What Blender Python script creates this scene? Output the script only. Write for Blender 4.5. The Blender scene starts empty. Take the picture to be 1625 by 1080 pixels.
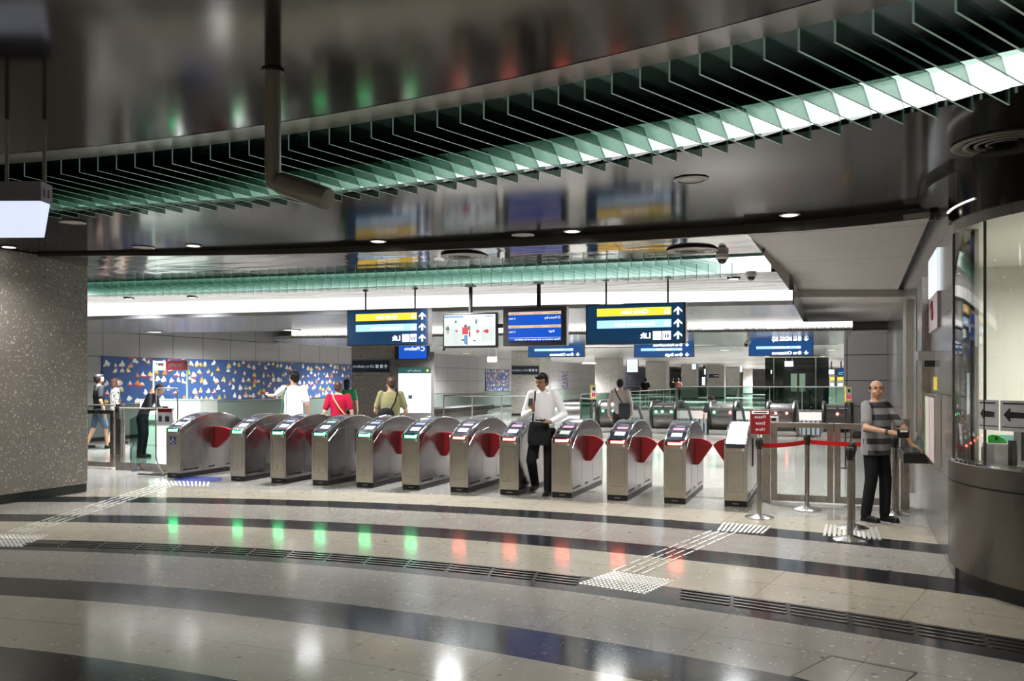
import bpy, bmesh, math, random
from math import sin, cos, pi, radians as R, hypot, atan2, sqrt
from mathutils import Vector, Matrix
random.seed(7)
SC = bpy.context.scene
COL = SC.collection

# ------------------------------------------------------------------ camera, world, exposure, large lights
CAM_H, FPX, YAW, HZ = 1.6, 1316.0, R(20.63), 603.0
cd = bpy.data.cameras.new('camera'); cam = bpy.data.objects.new('camera', cd); COL.objects.link(cam)
cam.location = (0, 0, CAM_H); cam.rotation_euler = (R(90), 0, YAW)
cd.sensor_width = 36; cd.lens = 36 * FPX / 1625; cd.shift_y = (HZ - 540) / 1625; cd.clip_end = 300
cd.clip_start = .05
SC.camera = cam
SC.view_settings.view_transform = 'Standard'; SC.view_settings.look = 'None'
SC.view_settings.gamma = 1; SC.view_settings.use_curve_mapping = False
SC.view_settings.exposure = 0.15
W = bpy.data.worlds.new('world'); SC.world = W; W.use_nodes = True
W.node_tree.nodes['Background'].inputs[0].default_value = (.8, .85, 1, 1)
W.node_tree.nodes['Background'].inputs[1].default_value = 0.02

def area(name, loc, size, energy, color=(1, 1, 1), rot=(0, 0, 0), sizey=None, spread=None):
    l = bpy.data.lights.new(name, 'AREA'); l.energy = energy; l.color = color; l.size = size
    if sizey: l.shape = 'RECTANGLE'; l.size_y = sizey
    if spread: l.spread = spread
    o = bpy.data.objects.new(name, l); COL.objects.link(o); o.location = loc; o.rotation_euler = rot
    return o
SC.cycles.transparent_max_bounces = 48; SC.cycles.max_bounces = 8; SC.cycles.glossy_bounces = 5
# the hall's recessed downlights, with unseen fill lamps added among them: (x, y, ceiling height, power)
DOWN_AND_FILL = [(-8.5, -6, 3.3, 260), (-4, -6, 3.3, 260), (.5, -6, 3.3, 260), (-9, -1.5, 3.3, 190), (-4, -1.5, 3.3, 150), (1.5, -1.5, 3.3, 190), (-8.6, 2.4, 3.3, 90),  # the rows behind the camera are added fill for floor and gate fronts
        (-.33, 8.92, 3.3, 110), (-2.7, 9.0, 3.3, 100), (-5.12, 8.8, 3.3, 100), (-7.5, 8.3, 3.3, 90), (-9.3, 7.3, 3.3, 75), (1.0, 2.6, 3.3, 90), (-1.05, 7.1, 3.3, 60),
        (-10.43, 11.6, 3.07, 120), (-8.0, 11.7, 3.07, 120), (-5.4, 11.6, 3.07, 110), (-3.0, 12.2, 3.03, 110), (-1.15, 12.0, 3.04, 100), (-11.7, 11.5, 3.08, 120),
        (-15.5, 14.6, 2.745, 130), (-12, 14.3, 2.8, 190), (-8, 15.3, 2.8, 200), (-4.5, 15.6, 2.8, 200), (-1.6, 15.8, 2.8, 200),
        (-9, 20, 2.57, 240), (-6, 20, 2.57, 240), (-2.4, 20, 2.57, 220), (-16, 20, 3.4, 150), (-16, 27, 2.9, 170), (-16, 36, 2.9, 260), (-12, 29, 2.9, 220),
        (-6.6, 25.8, 2.9, 200), (-2, 25.8, 2.9, 200), (-9.5, 34, 2.9, 400), (-5.4, 33, 2.9, 260), (-3.4, 33, 2.9, 260), (-1.2, 33, 2.9, 260), (.1, 33, 2.9, 200), (-5, 41, 2.9, 400), (-1, 41, 2.9, 400), (2.6, 31, 2.9, 260), (.6, 19.5, 3.08, 22), (.3, 12.6, 3.15, 30),  # last two: unseen lamps added under the soffits to brighten the right side
        (-14.5, 46, 2.9, 500), (-5, 50, 2.9, 600), (1.5, 48, 2.9, 500), (-9, 62, 2.9, 800), (-2, 62, 2.9, 700), (3, 64, 2.9, 700), (-8, 78, 2.9, 1000), (0, 80, 2.9, 1000), (-15, 56, 2.9, 700), (-15, 74, 2.9, 900), (4, 92, 2.9, 1000), (-6, 96, 2.9, 1000)]
def spot(name, loc, energy, color=(1, .96, .9), angle=150, r=.2):
    l = bpy.data.lights.new(name, 'SPOT'); l.energy = energy; l.color = color; l.spot_size = R(angle); l.spot_blend = 1; l.shadow_soft_size = r
    o = bpy.data.objects.new(name, l); COL.objects.link(o); o.location = loc; return o
for x, y, z, e in DOWN_AND_FILL: spot('downlight_or_fill_lamp', (x, y, z - .04), e * (5.2 if y < 2 else 4.0 if y < 9.5 else 8 if y < 13 else 15), (1, .96, .9) if y < 9.5 else (.97, .99, 1))

def ray(u): 
    k = (u - 812.5) / FPX
    return (-sin(YAW) + cos(YAW) * k, cos(YAW) + sin(YAW) * k)
def at(u, v, z=0.0):            # the point of the photograph lying at height z
    D = FPX * (z - CAM_H) / (HZ - v); r = ray(u); return Vector((r[0] * D, r[1] * D, z))
def aty(u, v, Y):
    r = ray(u); s = Y / r[1]; return Vector((r[0] * s, Y, CAM_H + (HZ - v) / FPX * s))
def atx(u, v, X):
    r = ray(u); s = X / r[0]; return Vector((X, r[1] * s, CAM_H + (HZ - v) / FPX * s))

# ------------------------------------------------------------------ materials
def mat(name, base=(.5, .5, .5), rough=.5, metal=0, spec=.5, emit=None, es=0, **kw):
    m = bpy.data.materials.new(name); m.use_nodes = True
    b = m.node_tree.nodes['Principled BSDF']
    b.inputs['Base Color'].default_value = (*base, 1); b.inputs['Roughness'].default_value = rough
    b.inputs['Metallic'].default_value = metal; b.inputs['Specular IOR Level'].default_value = spec
    if emit: b.inputs['Emission Color'].default_value = (*emit, 1); b.inputs['Emission Strength'].default_value = es
    for k, v in kw.items(): b.inputs[k.replace('_', ' ')].default_value = v
    return m
class NG:
    """tiny node helper"""
    def __init__(s, m): s.t = m.node_tree; s.b = s.t.nodes['Principled BSDF']
    def n(s, typ, **kw):
        x = s.t.nodes.new(typ)
        for k, v in kw.items(): setattr(x, k, v)
        return x
    def l(s, a, b): s.t.links.new(a, b)
    def m(s, op, a, b=None, c=None):
        x = s.n('ShaderNodeMath', operation=op)
        for i, v in enumerate((a, b, c)):
            if v is None: continue
            if isinstance(v, (int, float)): x.inputs[i].default_value = v
            else: s.l(v, x.inputs[i])
        return x.outputs[0]
    def mix(s, f, a, b):
        x = s.n('ShaderNodeMix', data_type='RGBA')
        if isinstance(f, (int, float)): x.inputs[0].default_value = f
        else: s.l(f, x.inputs[0])
        for i, v in ((6, a), (7, b)):
            if isinstance(v, tuple): x.inputs[i].default_value = (*v, 1)
            else: s.l(v, x.inputs[i])
        return x.outputs[2]
    def pos(s):
        g = s.n('ShaderNodeNewGeometry'); x = s.n('ShaderNodeSeparateXYZ'); s.l(g.outputs['Position'], x.inputs[0])
        return g.outputs['Position'], x.outputs
    def obj(s):
        g = s.n('ShaderNodeTexCoord'); x = s.n('ShaderNodeSeparateXYZ'); s.l(g.outputs['Object'], x.inputs[0])
        return g.outputs['Object'], x.outputs
    def noise(s, vec, scale, detail=2, rough=.5):
        x = s.n('ShaderNodeTexNoise'); s.l(vec, x.inputs['Vector']); x.inputs['Scale'].default_value = scale
        x.inputs['Detail'].default_value = detail; x.inputs['Roughness'].default_value = rough
        return x.outputs['Fac'], x.outputs['Color']
    def voro(s, vec, scale, rnd=1, feature='F1'):
        x = s.n('ShaderNodeTexVoronoi', feature=feature); s.l(vec, x.inputs['Vector'])
        x.inputs['Scale'].default_value = scale; x.inputs['Randomness'].default_value = rnd
        return x
    def scaled(s, vec, sc):
        x = s.n('ShaderNodeVectorMath', operation='MULTIPLY'); s.l(vec, x.inputs[0]); x.inputs[1].default_value = sc
        return x.outputs[0]
    def ramp(s, f, stops, interp='LINEAR'):
        x = s.n('ShaderNodeValToRGB'); x.color_ramp.interpolation = interp
        e = x.color_ramp.elements
        while len(e) < len(stops): e.new(.5)
        for i, (p, c) in enumerate(stops): e[i].position = p; e[i].color = (*c, 1)
        s.l(f, x.inputs[0]); return x.outputs[0]
    def bump(s, h, strength=.2, dist=.01):
        x = s.n('ShaderNodeBump'); x.inputs['Strength'].default_value = strength; x.inputs['Distance'].default_value = dist
        s.l(h, x.inputs['Height']); s.l(x.outputs[0], s.b.inputs['Normal'])

def chips(g, vec, col, light, dark, scale=38, plate=.2, white=.16):
    """terrazzo chips scattered over a base colour"""
    f, c = g.noise(vec, 9, 3)
    warp = g.n('ShaderNodeVectorMath', operation='MULTIPLY_ADD'); g.l(c, warp.inputs[0]); warp.inputs[1].default_value = (.02, .02, .02); g.l(vec, warp.inputs[2])
    for sc, rn, frac, cc in ((scale, 1, white, light), (scale * 1.7, 1, white, light), (scale * .8, 1, white * .55, dark)):
        v = g.voro(warp.outputs[0], sc, rn)
        s = g.n('ShaderNodeSeparateColor'); g.l(v.outputs['Color'], s.inputs[0])
        pick = g.m('LESS_THAN', s.outputs[0], frac)
        near = g.m('LESS_THAN', v.outputs['Distance'], g.m('MULTIPLY_ADD', s.outputs[1], plate, .16))
        col = g.mix(g.m('MULTIPLY', g.m('MULTIPLY', pick, near), g.m('MULTIPLY_ADD', s.outputs[2], .6, .35)), col, cc)
    return col

def floor_material():
    m = mat('terrazzo_floor', rough=.13, spec=.55); g = NG(m)
    P, (x, y, z) = g.pos()
    dx = g.m('SUBTRACT', x, -3.496); dy = g.m('SUBTRACT', y, -8.581)
    r = g.m('SQRT', g.m('ADD', g.m('MULTIPLY', dx, dx), g.m('MULTIPLY', dy, dy)))
    k = g.m('DIVIDE', g.m('SUBTRACT', r, 11.715), 1.4975)
    fr = g.m('FRACT', k)
    inside = g.m('LESS_THAN', r, 18.3)
    dark = g.m('MULTIPLY', g.m('LESS_THAN', fr, .335), inside)
    par = g.m('LESS_THAN', g.m('FRACT', g.m('MULTIPLY', g.m('FLOOR', k), .5)), .25)      # 1 for beige rings
    beige = g.m('MULTIPLY', par, g.m('LESS_THAN', r, 19.13))
    cB, cG, cD = (.35, .32, .26), (.255, .242, .222), (.017, .018, .021)
    n, _ = g.noise(P, 3.5, 4)
    colL = g.mix(beige, cG, cB)
    v = g.m('MULTIPLY_ADD', n, .3, .85)
    tone = g.n('ShaderNodeVectorMath', operation='SCALE'); g.l(colL, tone.inputs[0]); g.l(v, tone.inputs['Scale'])
    flat = g.scaled(P, (1, 1, .01))
    cl = chips(g, flat, tone.outputs[0], (.58, .54, .46), (.09, .075, .06), 19, .16, .2)
    ck = chips(g, flat, cD, (.2, .19, .17), (.012, .012, .012), 19, .14, .16)
    col = g.mix(dark, cl, ck)
    th = g.m('ARCTAN2', dx, dy)
    j1 = g.m('LESS_THAN', g.m('FRACT', g.m('DIVIDE', th, .066)), .0035 / .9)
    j2 = g.m('LESS_THAN', g.m('ABSOLUTE', g.m('SUBTRACT', fr, .66)), .0018)
    col = g.mix(g.m('MULTIPLY', g.m('MAXIMUM', j1, j2), .7), col, (.03, .03, .03))
    g.l(col, g.b.inputs['Base Color'])
    n2, _ = g.noise(P, 22, 3)
    g.l(g.m('MULTIPLY_ADD', n2, .08, .085), g.b.inputs['Roughness'])
    return m
def granite_material(name, base, light, dark, rough=.35, scale=22, white=.2):
    m = mat(name, rough=rough, spec=.4); g = NG(m); P, (x, y, z) = g.pos()
    n, _ = g.noise(P, 2.2, 3)
    t = g.mix(n, tuple(c * .8 for c in base), tuple(c * 1.15 for c in base))
    col = chips(g, P, t, light, dark, scale, .2, white)
    j = g.m('LESS_THAN', g.m('ABSOLUTE', g.m('SUBTRACT', g.m('FRACT', g.m('DIVIDE', g.m('SUBTRACT', z, .38), .9)), .5)), .002)
    col = g.mix(g.m('MULTIPLY', j, .6), col, (.03, .03, .03))
    g.l(col, g.b.inputs['Base Color']); return m
def panel_metal(name, base, rough, metal, streak=0.0, jx=None, jy=None, ox=0, oy=0, jz=None, oz=0, seam=(.02, .02, .02), w=.006):
    """coated metal sheet with fine seams where panels meet (world-space)"""
    m = mat(name, base, rough, metal); g = NG(m); P, (x, y, z) = g.pos()
    n, _ = g.noise(g.scaled(P, (1, 1, 1)), .55, 3)
    col = g.mix(n, tuple(c * .88 for c in base), tuple(c * 1.1 for c in base))
    s = None
    for ax, st, of in ((x, jx, ox), (y, jy, oy), (z, jz, oz)):
        if not st: continue
        d = g.m('MULTIPLY', g.m('ABSOLUTE', g.m('SUBTRACT', g.m('FRACT', g.m('ADD', g.m('DIVIDE', g.m('SUBTRACT', ax, of), st), .5)), .5)), st)
        q = g.m('LESS_THAN', d, w)
        s = q if s is None else g.m('MAXIMUM', s, q)
    if s is not None: col = g.mix(s, col, seam)
    g.l(col, g.b.inputs['Base Color'])
    n3, _ = g.noise(P, 1.3, 3)
    g.l(g.m('MULTIPLY_ADD', n3, .1, rough - .05), g.b.inputs['Roughness'])
    return m
def brushed(name, base, rough=.3, metal=1, vert=True):
    m = mat(name, base, rough, metal); g = NG(m); o, _ = g.obj()
    n, _ = g.noise(g.scaled(o, (3, 3, 160) if not vert else (160, 160, 2)), 1, 3)
    n2, _ = g.noise(o, 6, 2)
    g.l(g.m('MULTIPLY_ADD', n, .14, g.m('MULTIPLY_ADD', n2, .12, rough - .12)), g.b.inputs['Roughness'])
    g.l(g.mix(n2, tuple(c * .86 for c in base), tuple(min(1, c * 1.1) for c in base)), g.b.inputs['Base Color'])
    g.bump(n, .05, .002); return m
def pane_material(name, tint, refl=1.0, rough=0.0, r0=.04):
    """clear sheet: tinted see-through plus a mirror share that grows towards grazing view"""
    m = bpy.data.materials.new(name); m.use_nodes = True; t = m.node_tree; t.nodes.clear()
    o = t.nodes.new('ShaderNodeOutputMaterial'); mx = t.nodes.new('ShaderNodeMixShader')
    tr = t.nodes.new('ShaderNodeBsdfTransparent'); gl = t.nodes.new('ShaderNodeBsdfGlossy'); lw = t.nodes.new('ShaderNodeLayerWeight')
    pw = t.nodes.new('ShaderNodeMath'); pw.operation = 'POWER'; pw.inputs[1].default_value = 4.5; lw.inputs[0].default_value = .5
    ma = t.nodes.new('ShaderNodeMath'); ma.operation = 'MULTIPLY_ADD'; ma.inputs[1].default_value = .9 - r0; ma.inputs[2].default_value = r0
    tr.inputs[0].default_value = (*tint, 1); gl.inputs['Roughness'].default_value = rough
    gl.inputs[0].default_value = (refl, refl, refl, 1)
    t.links.new(lw.outputs['Facing'], pw.inputs[0]); t.links.new(pw.outputs[0], ma.inputs[0])
    t.links.new(ma.outputs[0], mx.inputs[0]); t.links.new(tr.outputs[0], mx.inputs[1]); t.links.new(gl.outputs[0], mx.inputs[2])
    t.links.new(mx.outputs[0], o.inputs[0]); return m
def glow(name, col, s, base=(0, 0, 0)): return mat(name, base, .5, 0, .3, col, s)

M = {}
M['floor'] = floor_material()
M['granite'] = granite_material('granite_cladding', (.15, .135, .12), (.42, .39, .34), (.05, .045, .04), .34, 17, .5)
M['granite_pale'] = granite_material('pale_granite', (.36, .34, .31), (.6, .57, .52), (.14, .12, .11), .4, 14, .36)
M['ceil'] = panel_metal('dark_metal_ceiling', (.125, .118, .113), .11, .95); M['ceil'].node_tree.nodes['Principled BSDF'].inputs['Specular Tint'].default_value = (.5, .5, .5, 1); M['ceil'].node_tree.nodes['Principled BSDF'].inputs['Specular IOR Level'].default_value = .2
M['ceil2'] = panel_metal('metal_ceiling', (.34, .335, .33), .1, .95, jx=2.1, ox=-.2)
M['ceil2'].node_tree.nodes['Principled BSDF'].inputs['Specular Tint'].default_value = (.75, .75, .75, 1)
g_ = NG(M['ceil2']); P_, _x = g_.pos(); n_, _c = g_.noise(g_.scaled(P_, (.45, 1.6, 1)), 2.2, 2, .4); g_.bump(n_, .45, .02)
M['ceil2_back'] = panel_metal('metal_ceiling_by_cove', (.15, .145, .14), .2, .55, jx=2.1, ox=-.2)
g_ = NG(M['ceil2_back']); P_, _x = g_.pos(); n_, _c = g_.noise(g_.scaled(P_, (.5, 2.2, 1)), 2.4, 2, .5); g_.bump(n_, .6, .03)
M['ceil3'] = panel_metal('grey_ceiling', (.33, .325, .32), .2, .7, jx=2.4)
M['ceil_far'] = panel_metal('pale_ceiling', (.5, .49, .47), .3, .3, jx=1.8, jy=1.8)
M['soffit'] = panel_metal('beige_soffit', (.33, .3, .275), .5, .1, jy=2.35, oy=9.5, w=.008)
M['wall_grey'] = panel_metal('grey_wall_panels', (.38, .375, .38), .32, .4, jy=1.27, oy=18.12, jz=.665, oz=2.235, w=.008)
M['wall_grey_x'] = panel_metal('grey_wall_panels_back', (.42, .41, .43), .4, .1, jx=1.6, ox=.6, jz=.72, oz=.15, w=.01)
M['wall_right'] = panel_metal('steel_wall_panels', (.42, .4, .4), .2, .75, jy=1.1, oy=8.9, jz=.72, oz=.75, w=.006)
M['rear'] = mat('rear_wall_paint', (.5, .46, .4), .6)
M['black'] = mat('black_plinth', (.008, .008, .008), .35)
M['dark'] = mat('dark_metal', (.035, .033, .03), .4, .5)
M['beam'] = mat('bronze_edge', (.05, .045, .038), .45, .3)
M['steel'] = brushed('gate_steel', (.5, .465, .41), .3)
M['steel_side'] = brushed('gate_side_steel', (.42, .4, .4), .2)
M['steel_fence'] = brushed('fence_steel', (.4, .365, .33), .28)
M['steel_dark'] = brushed('booth_steel', (.2, .182, .168), .3)
M['drum_steel'] = mat('drum_steel', (.16, .15, .145), .3, .9)
M['chrome'] = mat('chrome', (.8, .8, .8), .08, 1)
M['groove'] = mat('groove', (.05, .045, .035), .5)
M['black_glass'] = mat('black_glass_cover', (.02, .022, .035), .12, .2, .8)
M['white_metal'] = mat('pale_metal_cover', (.72, .72, .75), .18, .6)
M['reader'] = glow('card_reader_pad', (.75, 1, .8), .2, (.6, .7, .6))
M['disp_pink'] = glow('display_pink', (1, .55, .8), .9)
M['disp_blue'] = glow('display_blue', (.65, .75, 1), .7)
M['disp_green'] = glow('display_green', (.2, .8, .5), .6)
M['disp_line'] = glow('display_line', (.8, .8, 1), .35)
M['led_green'] = glow('led_green', (.06, 1, .3), 4)
M['led_green_core'] = glow('led_green_core', (.08, 1, .32), 22)
M['led_red'] = glow('led_red', (1, .05, .03), 3)
M['led_red_core'] = glow('led_red_core', (1, .13, .09), 20)
M['flap'] = mat('red_flap', (.24, .008, .012), .3, 0, .5)
M['flap_edge'] = mat('red_flap_edge', (.22, .008, .01), .35, 0, .5)
M['white'] = mat('white_print', (.8, .8, .8), .5)
M['bluemark'] = mat('blue_mark', (.015, .025, .14), .4)
M['navy'] = glow('navy_sign_face', (.004, .042, .1), .75, (.01, .02, .06))
M['navy_far'] = glow('navy_sign_face_far', (.004, .06, .2), .9, (.01, .02, .06))
M['navy_unlit'] = mat('navy_unlit', (.006, .015, .03), .35)
M['yellow'] = glow('yellow_band', (1, .62, .05), 1.35)
M['lightblue'] = glow('light_blue_band', (.38, .68, 1), 1.35)
M['signwhite'] = glow('sign_white', (1, 1, 1), 2.2)
M['signdim'] = glow('sign_dim', (.5, .55, .62), .35, (.4, .4, .4))
M['frame_dark'] = mat('sign_housing', (.06, .055, .055), .4, .3)
M['screen_blue'] = glow('screen_blue', (.01, .12, .75), .75)
M['screen_peach'] = glow('screen_peach', (1, .68, .4), .85)
M['screen_white'] = glow('screen_white', (.85, .95, 1), 1.1)
M['cove'] = glow('cove_light', (1, .98, .94), 1.5)
M['cove2'] = glow('cove_light_far', (1, .98, .95), 1.6)
M['trough'] = glow('trough_light', (1, 1, .98), 5)
M['trough2'] = glow('trough_light_small', (.93, 1, .98), 1.5)
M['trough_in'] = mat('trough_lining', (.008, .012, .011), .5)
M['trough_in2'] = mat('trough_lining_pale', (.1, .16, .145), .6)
M['fin'] = pane_material('green_glass', (.42, .5, .465), .9, 0.02, .05)
M['fin_edge'] = mat('glass_edge', (.35, .5, .45), .3, 0, .6, (.45, .8, .68), .07)
M['fin2'] = pane_material('teal_glass', (.83, .89, .87), .9, 0.02, .06)
M['glass'] = pane_material('clear_glass', (.95, .975, .965), 1)
M['glass_green'] = pane_material('green_tinted_glass', (.55, .7, .64), .8, .03, .06)
M['booth_glass'] = pane_material('booth_glass', (.92, .93, .9), 1, 0, .07)
M['lift_glass'] = mat('lift_glass', (.012, .02, .02), .06, 0, .7)
M['dado'] = mat('green_grey_panel', (.12, .15, .135), .2, .1, .6)
M['red_belt'] = mat('red_belt', (.45, .008, .01), .6, 0, .2)
M['red_board'] = mat('red_board', (.19, .006, .01), .4)
M['lamp'] = glow('downlight', (1, .95, .86), 14)
M['lamp_dim'] = glow('downlight_dim', (1, .9, .8), .05, (.2, .19, .18))
M['lamp_far'] = glow('downlight_far', (1, .93, .75), 5)
M['exit'] = glow('lit_acrylic', (.72, .8, 1), .85, (.5, .5, .5))
M['exit_box'] = mat('grey_housing', (.13, .13, .15), .5, .2)
M['tube_grey'] = mat('taupe_paint', (.2, .185, .16), .4, .3)
M['camw'] = mat('camera_white', (.65, .63, .6), .4)
M['booth_wall'] = mat('booth_cream_wall', (.7, .69, .66), .7)
M['paper'] = mat('paper', (.62, .62, .66), .7)
M['ink'] = mat('ink', (.01, .01, .01), .6)
M['maplit'] = glow('map_lightbox', (.72, .9, .92), .85, (.5, .5, .5))
M['mapline'] = glow('map_line', (.5, .68, .7), .5)
M['teal'] = glow('teal_header', (.03, .2, .17), .5)
M['machine'] = mat('machine_grey', (.42, .42, .44), .4)
M['green_plastic'] = mat('green_plastic', (.03, .6, .05), .4)
M['turq'] = mat('turquoise_board', (.25, .55, .6), .6)
M['counter'] = mat('counter_white', (.62, .66, .6), .35)
M['rail_black'] = mat('handrail_rubber', (.012, .012, .012), .35)
M['yellow_paint'] = mat('yellow_paint', (.65, .5, .05), .5)
M['stud'] = mat('steel_stud', (.85, .84, .8), .32, .75)
M['stud_reflecting_dark'] = mat('steel_stud_reflecting_dark', (.4, .39, .37), .16, 1)  # same steel darkened: the dark surroundings it mirrors are put into the colour
M['tac_slab'] = mat('tactile_slab', (.34, .32, .29), .3)
M['skin'] = mat('skin', (.45, .25, .16), .5, 0, .4)
M['skin_tan'] = mat('skin_tan', (.3, .15, .085), .5, 0, .4)
M['skin_pale'] = mat('skin_pale', (.55, .34, .24), .5, 0, .4)
M['hair'] = mat('black_hair', (.012, .01, .009), .45, 0, .12)
M['hair_brown'] = mat('brown_hair', (.06, .025, .015), .5)
M['shirt_white'] = mat('white_cotton', (.78, .77, .8), .8)
M['polo'] = mat('polo_cotton', (.66, .65, .66), .85)
M['trousers'] = mat('black_trousers', (.01, .01, .012), .8, 0, .12)
M['shoe'] = mat('black_leather', (.01, .01, .01), .35, 0, .12)
M['bag_black'] = mat('black_bag', (.012, .012, .014), .7, 0, .12)
M['red_cloth'] = mat('crimson_cotton', (.38, .01, .04), .85, 0, .1)
M['olive'] = mat('olive_cotton', (.22, .2, .09), .85)
M['green_cloth'] = mat('green_cotton', (.01, .16, .06), .8)
M['denim'] = mat('denim', (.07, .1, .15), .85)
M['khaki'] = mat('khaki', (.3, .25, .17), .85)
M['grey_cloth'] = mat('grey_brown_cotton', (.2, .165, .15), .85)
M['black_cloth'] = mat('black_cotton', (.015, .015, .018), .85, 0, .12)
M['tan_strap'] = mat('tan_strap', (.55, .36, .16), .6)
M['lip'] = mat('lips', (.3, .1, .08), .5)
M['eye'] = mat('eye_dark', (.02, .015, .012), .2)
M['silver'] = mat('silver', (.7, .7, .7), .2, 1)

def mural_material():
    m = mat('ship_mural', rough=.3, spec=.5); g = NG(m); P, (x, y, z) = g.pos()
    c = g.n('ShaderNodeCombineXYZ'); g.l(y, c.inputs[0]); g.l(z, c.inputs[1])
    n, nc = g.noise(c.outputs[0], 7, 4)
    brick = g.n('ShaderNodeTexBrick'); g.l(c.outputs[0], brick.inputs[0]); brick.inputs['Scale'].default_value = 5
    brick.inputs['Mortar Size'].default_value = .012; brick.inputs['Color1'].default_value = (.03, .07, .21, 1); brick.inputs['Color2'].default_value = (.022, .055, .17, 1); brick.inputs['Mortar'].default_value = (.07, .14, .32, 1)
    col = g.mix(n, brick.outputs[0], (.05, .1, .26))
    wp = g.n('ShaderNodeVectorMath', operation='MULTIPLY_ADD'); g.l(nc, wp.inputs[0]); wp.inputs[1].default_value = (.16, .16, 0); g.l(c.outputs[0], wp.inputs[2])
    S = 3.9
    v = g.voro(wp.outputs[0], S, .72)
    v.voronoi_dimensions = '2D'
    d = g.n('ShaderNodeVectorMath', operation='SUBTRACT'); g.l(g.scaled(wp.outputs[0], (S, S, S)), d.inputs[0])
    g.l(g.scaled(v.outputs['Position'], (S, S, S)), d.inputs[1])
    sx = g.n('ShaderNodeSeparateXYZ'); g.l(d.outputs[0], sx.inputs[0])
    cs = g.n('ShaderNodeSeparateColor'); g.l(v.outputs['Color'], cs.inputs[0])
    ax = g.m('ABSOLUTE', sx.outputs[0]); dz = sx.outputs[1]
    sz = g.m('MULTIPLY_ADD', cs.outputs[2], .16, .25)
    hull = g.m('MULTIPLY', g.m('LESS_THAN', g.m('SUBTRACT', ax, g.m('MULTIPLY', dz, .5)), g.m('ADD', sz, .03)), g.m('MULTIPLY', g.m('LESS_THAN', dz, -.04), g.m('GREATER_THAN', dz, -.2)))
    sail = g.m('MULTIPLY', g.m('LESS_THAN', g.m('ADD', ax, g.m('MULTIPLY', dz, .75)), sz), g.m('GREATER_THAN', dz, -.06))
    have = g.m('GREATER_THAN', cs.outputs[0], .1)
    warm = g.ramp(cs.outputs[1], [(0, (.5, .04, .02)), (.2, (.6, .5, .4)), (.4, (.6, .16, .02)), (.6, (.6, .4, .03)), (.75, (.7, .68, .6)), (.9, (.12, .05, .03))], 'CONSTANT')
    cool = g.ramp(cs.outputs[0], [(0, (.7, .68, .62)), (.35, (.65, .5, .08)), (.5, (.72, .7, .66)), (.75, (.62, .22, .05)), (.85, (.3, .35, .06)), (.92, (.75, .75, .75))], 'CONSTANT')
    col = g.mix(g.m('MULTIPLY', sail, have), col, cool)
    col = g.mix(g.m('MULTIPLY', hull, have), col, warm)
    g.l(col, g.b.inputs['Base Color']); return m
M['mural'] = mural_material()
def banded_shirt():
    m = mat('striped_grey_shirt', rough=.85); g = NG(m); o, (x, y, z) = g.obj()
    k = g.m('FRACT', g.m('DIVIDE', g.m('SUBTRACT', z, .745), .135))
    band = g.m('MULTIPLY', g.m('LESS_THAN', k, .48), g.m('LESS_THAN', z, 1.36))
    body = g.m('MULTIPLY', g.m('LESS_THAN', g.m('ABSOLUTE', x), .19), g.m('LESS_THAN', y, .03))
    n, _ = g.noise(o, 60, 3)
    base = g.mix(n, (.17, .17, .18), (.24, .24, .25))
    g.l(g.mix(g.m('MULTIPLY', band, body), base, (.028, .03, .032)), g.b.inputs['Base Color']); return m
M['stripes'] = banded_shirt()
def zebra():
    m = mat('black_and_white_print', rough=.8); g = NG(m); o, _ = g.obj()
    n, nc = g.noise(o, 9, 2)
    wv = g.n('ShaderNodeTexWave'); g.l(o, wv.inputs[0]); wv.inputs['Scale'].default_value = 9; wv.inputs['Distortion'].default_value = 7; wv.inputs['Detail Scale'].default_value = 3
    g.l(g.mix(g.m('GREATER_THAN', wv.outputs['Fac'], .6), (.012, .012, .012), (.6, .58, .54)), g.b.inputs['Base Color']); return m
M['zebra'] = zebra()
def slat_material():
    m = mat('striped_slats', (.1, .12, .12), .3, .5); g = NG(m); P, (x, y, z) = g.pos()
    k = g.m('LESS_THAN', g.m('FRACT', g.m('DIVIDE', x, .22)), .35)
    g.l(g.mix(k, (.2, .22, .24), (.02, .03, .03)), g.b.inputs['Base Color']); return m
M['slats'] = slat_material()
def cctv_screen():
    m = glow('gate_view_screen', (1, 1, 1), 1.35); g = NG(m); o, (x, y, z) = g.obj()
    n, nc = g.noise(g.scaled(o, (6, 1, 2)), 1, 3)
    c = g.mix(n, (.6, .75, .8), (1, 1, .97))
    g.l(c, g.b.inputs['Emission Color']); return m
M['cctv_screen'] = cctv_screen()
M['pic_red'] = glow('picture_red', (.75, .02, .05), .9)
M['pic_blue'] = glow('picture_blue', (.12, .35, .65), .9)
M['pic_skin'] = glow('picture_skin', (.7, .45, .35), .9)
M['pic_dark'] = glow('picture_dark', (.05, .09, .1), .9)
M['pic_green'] = glow('picture_green', (.03, .3, .15), .9)
M['pic_grey'] = glow('picture_grey', (.72, .8, .78), 1)

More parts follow.
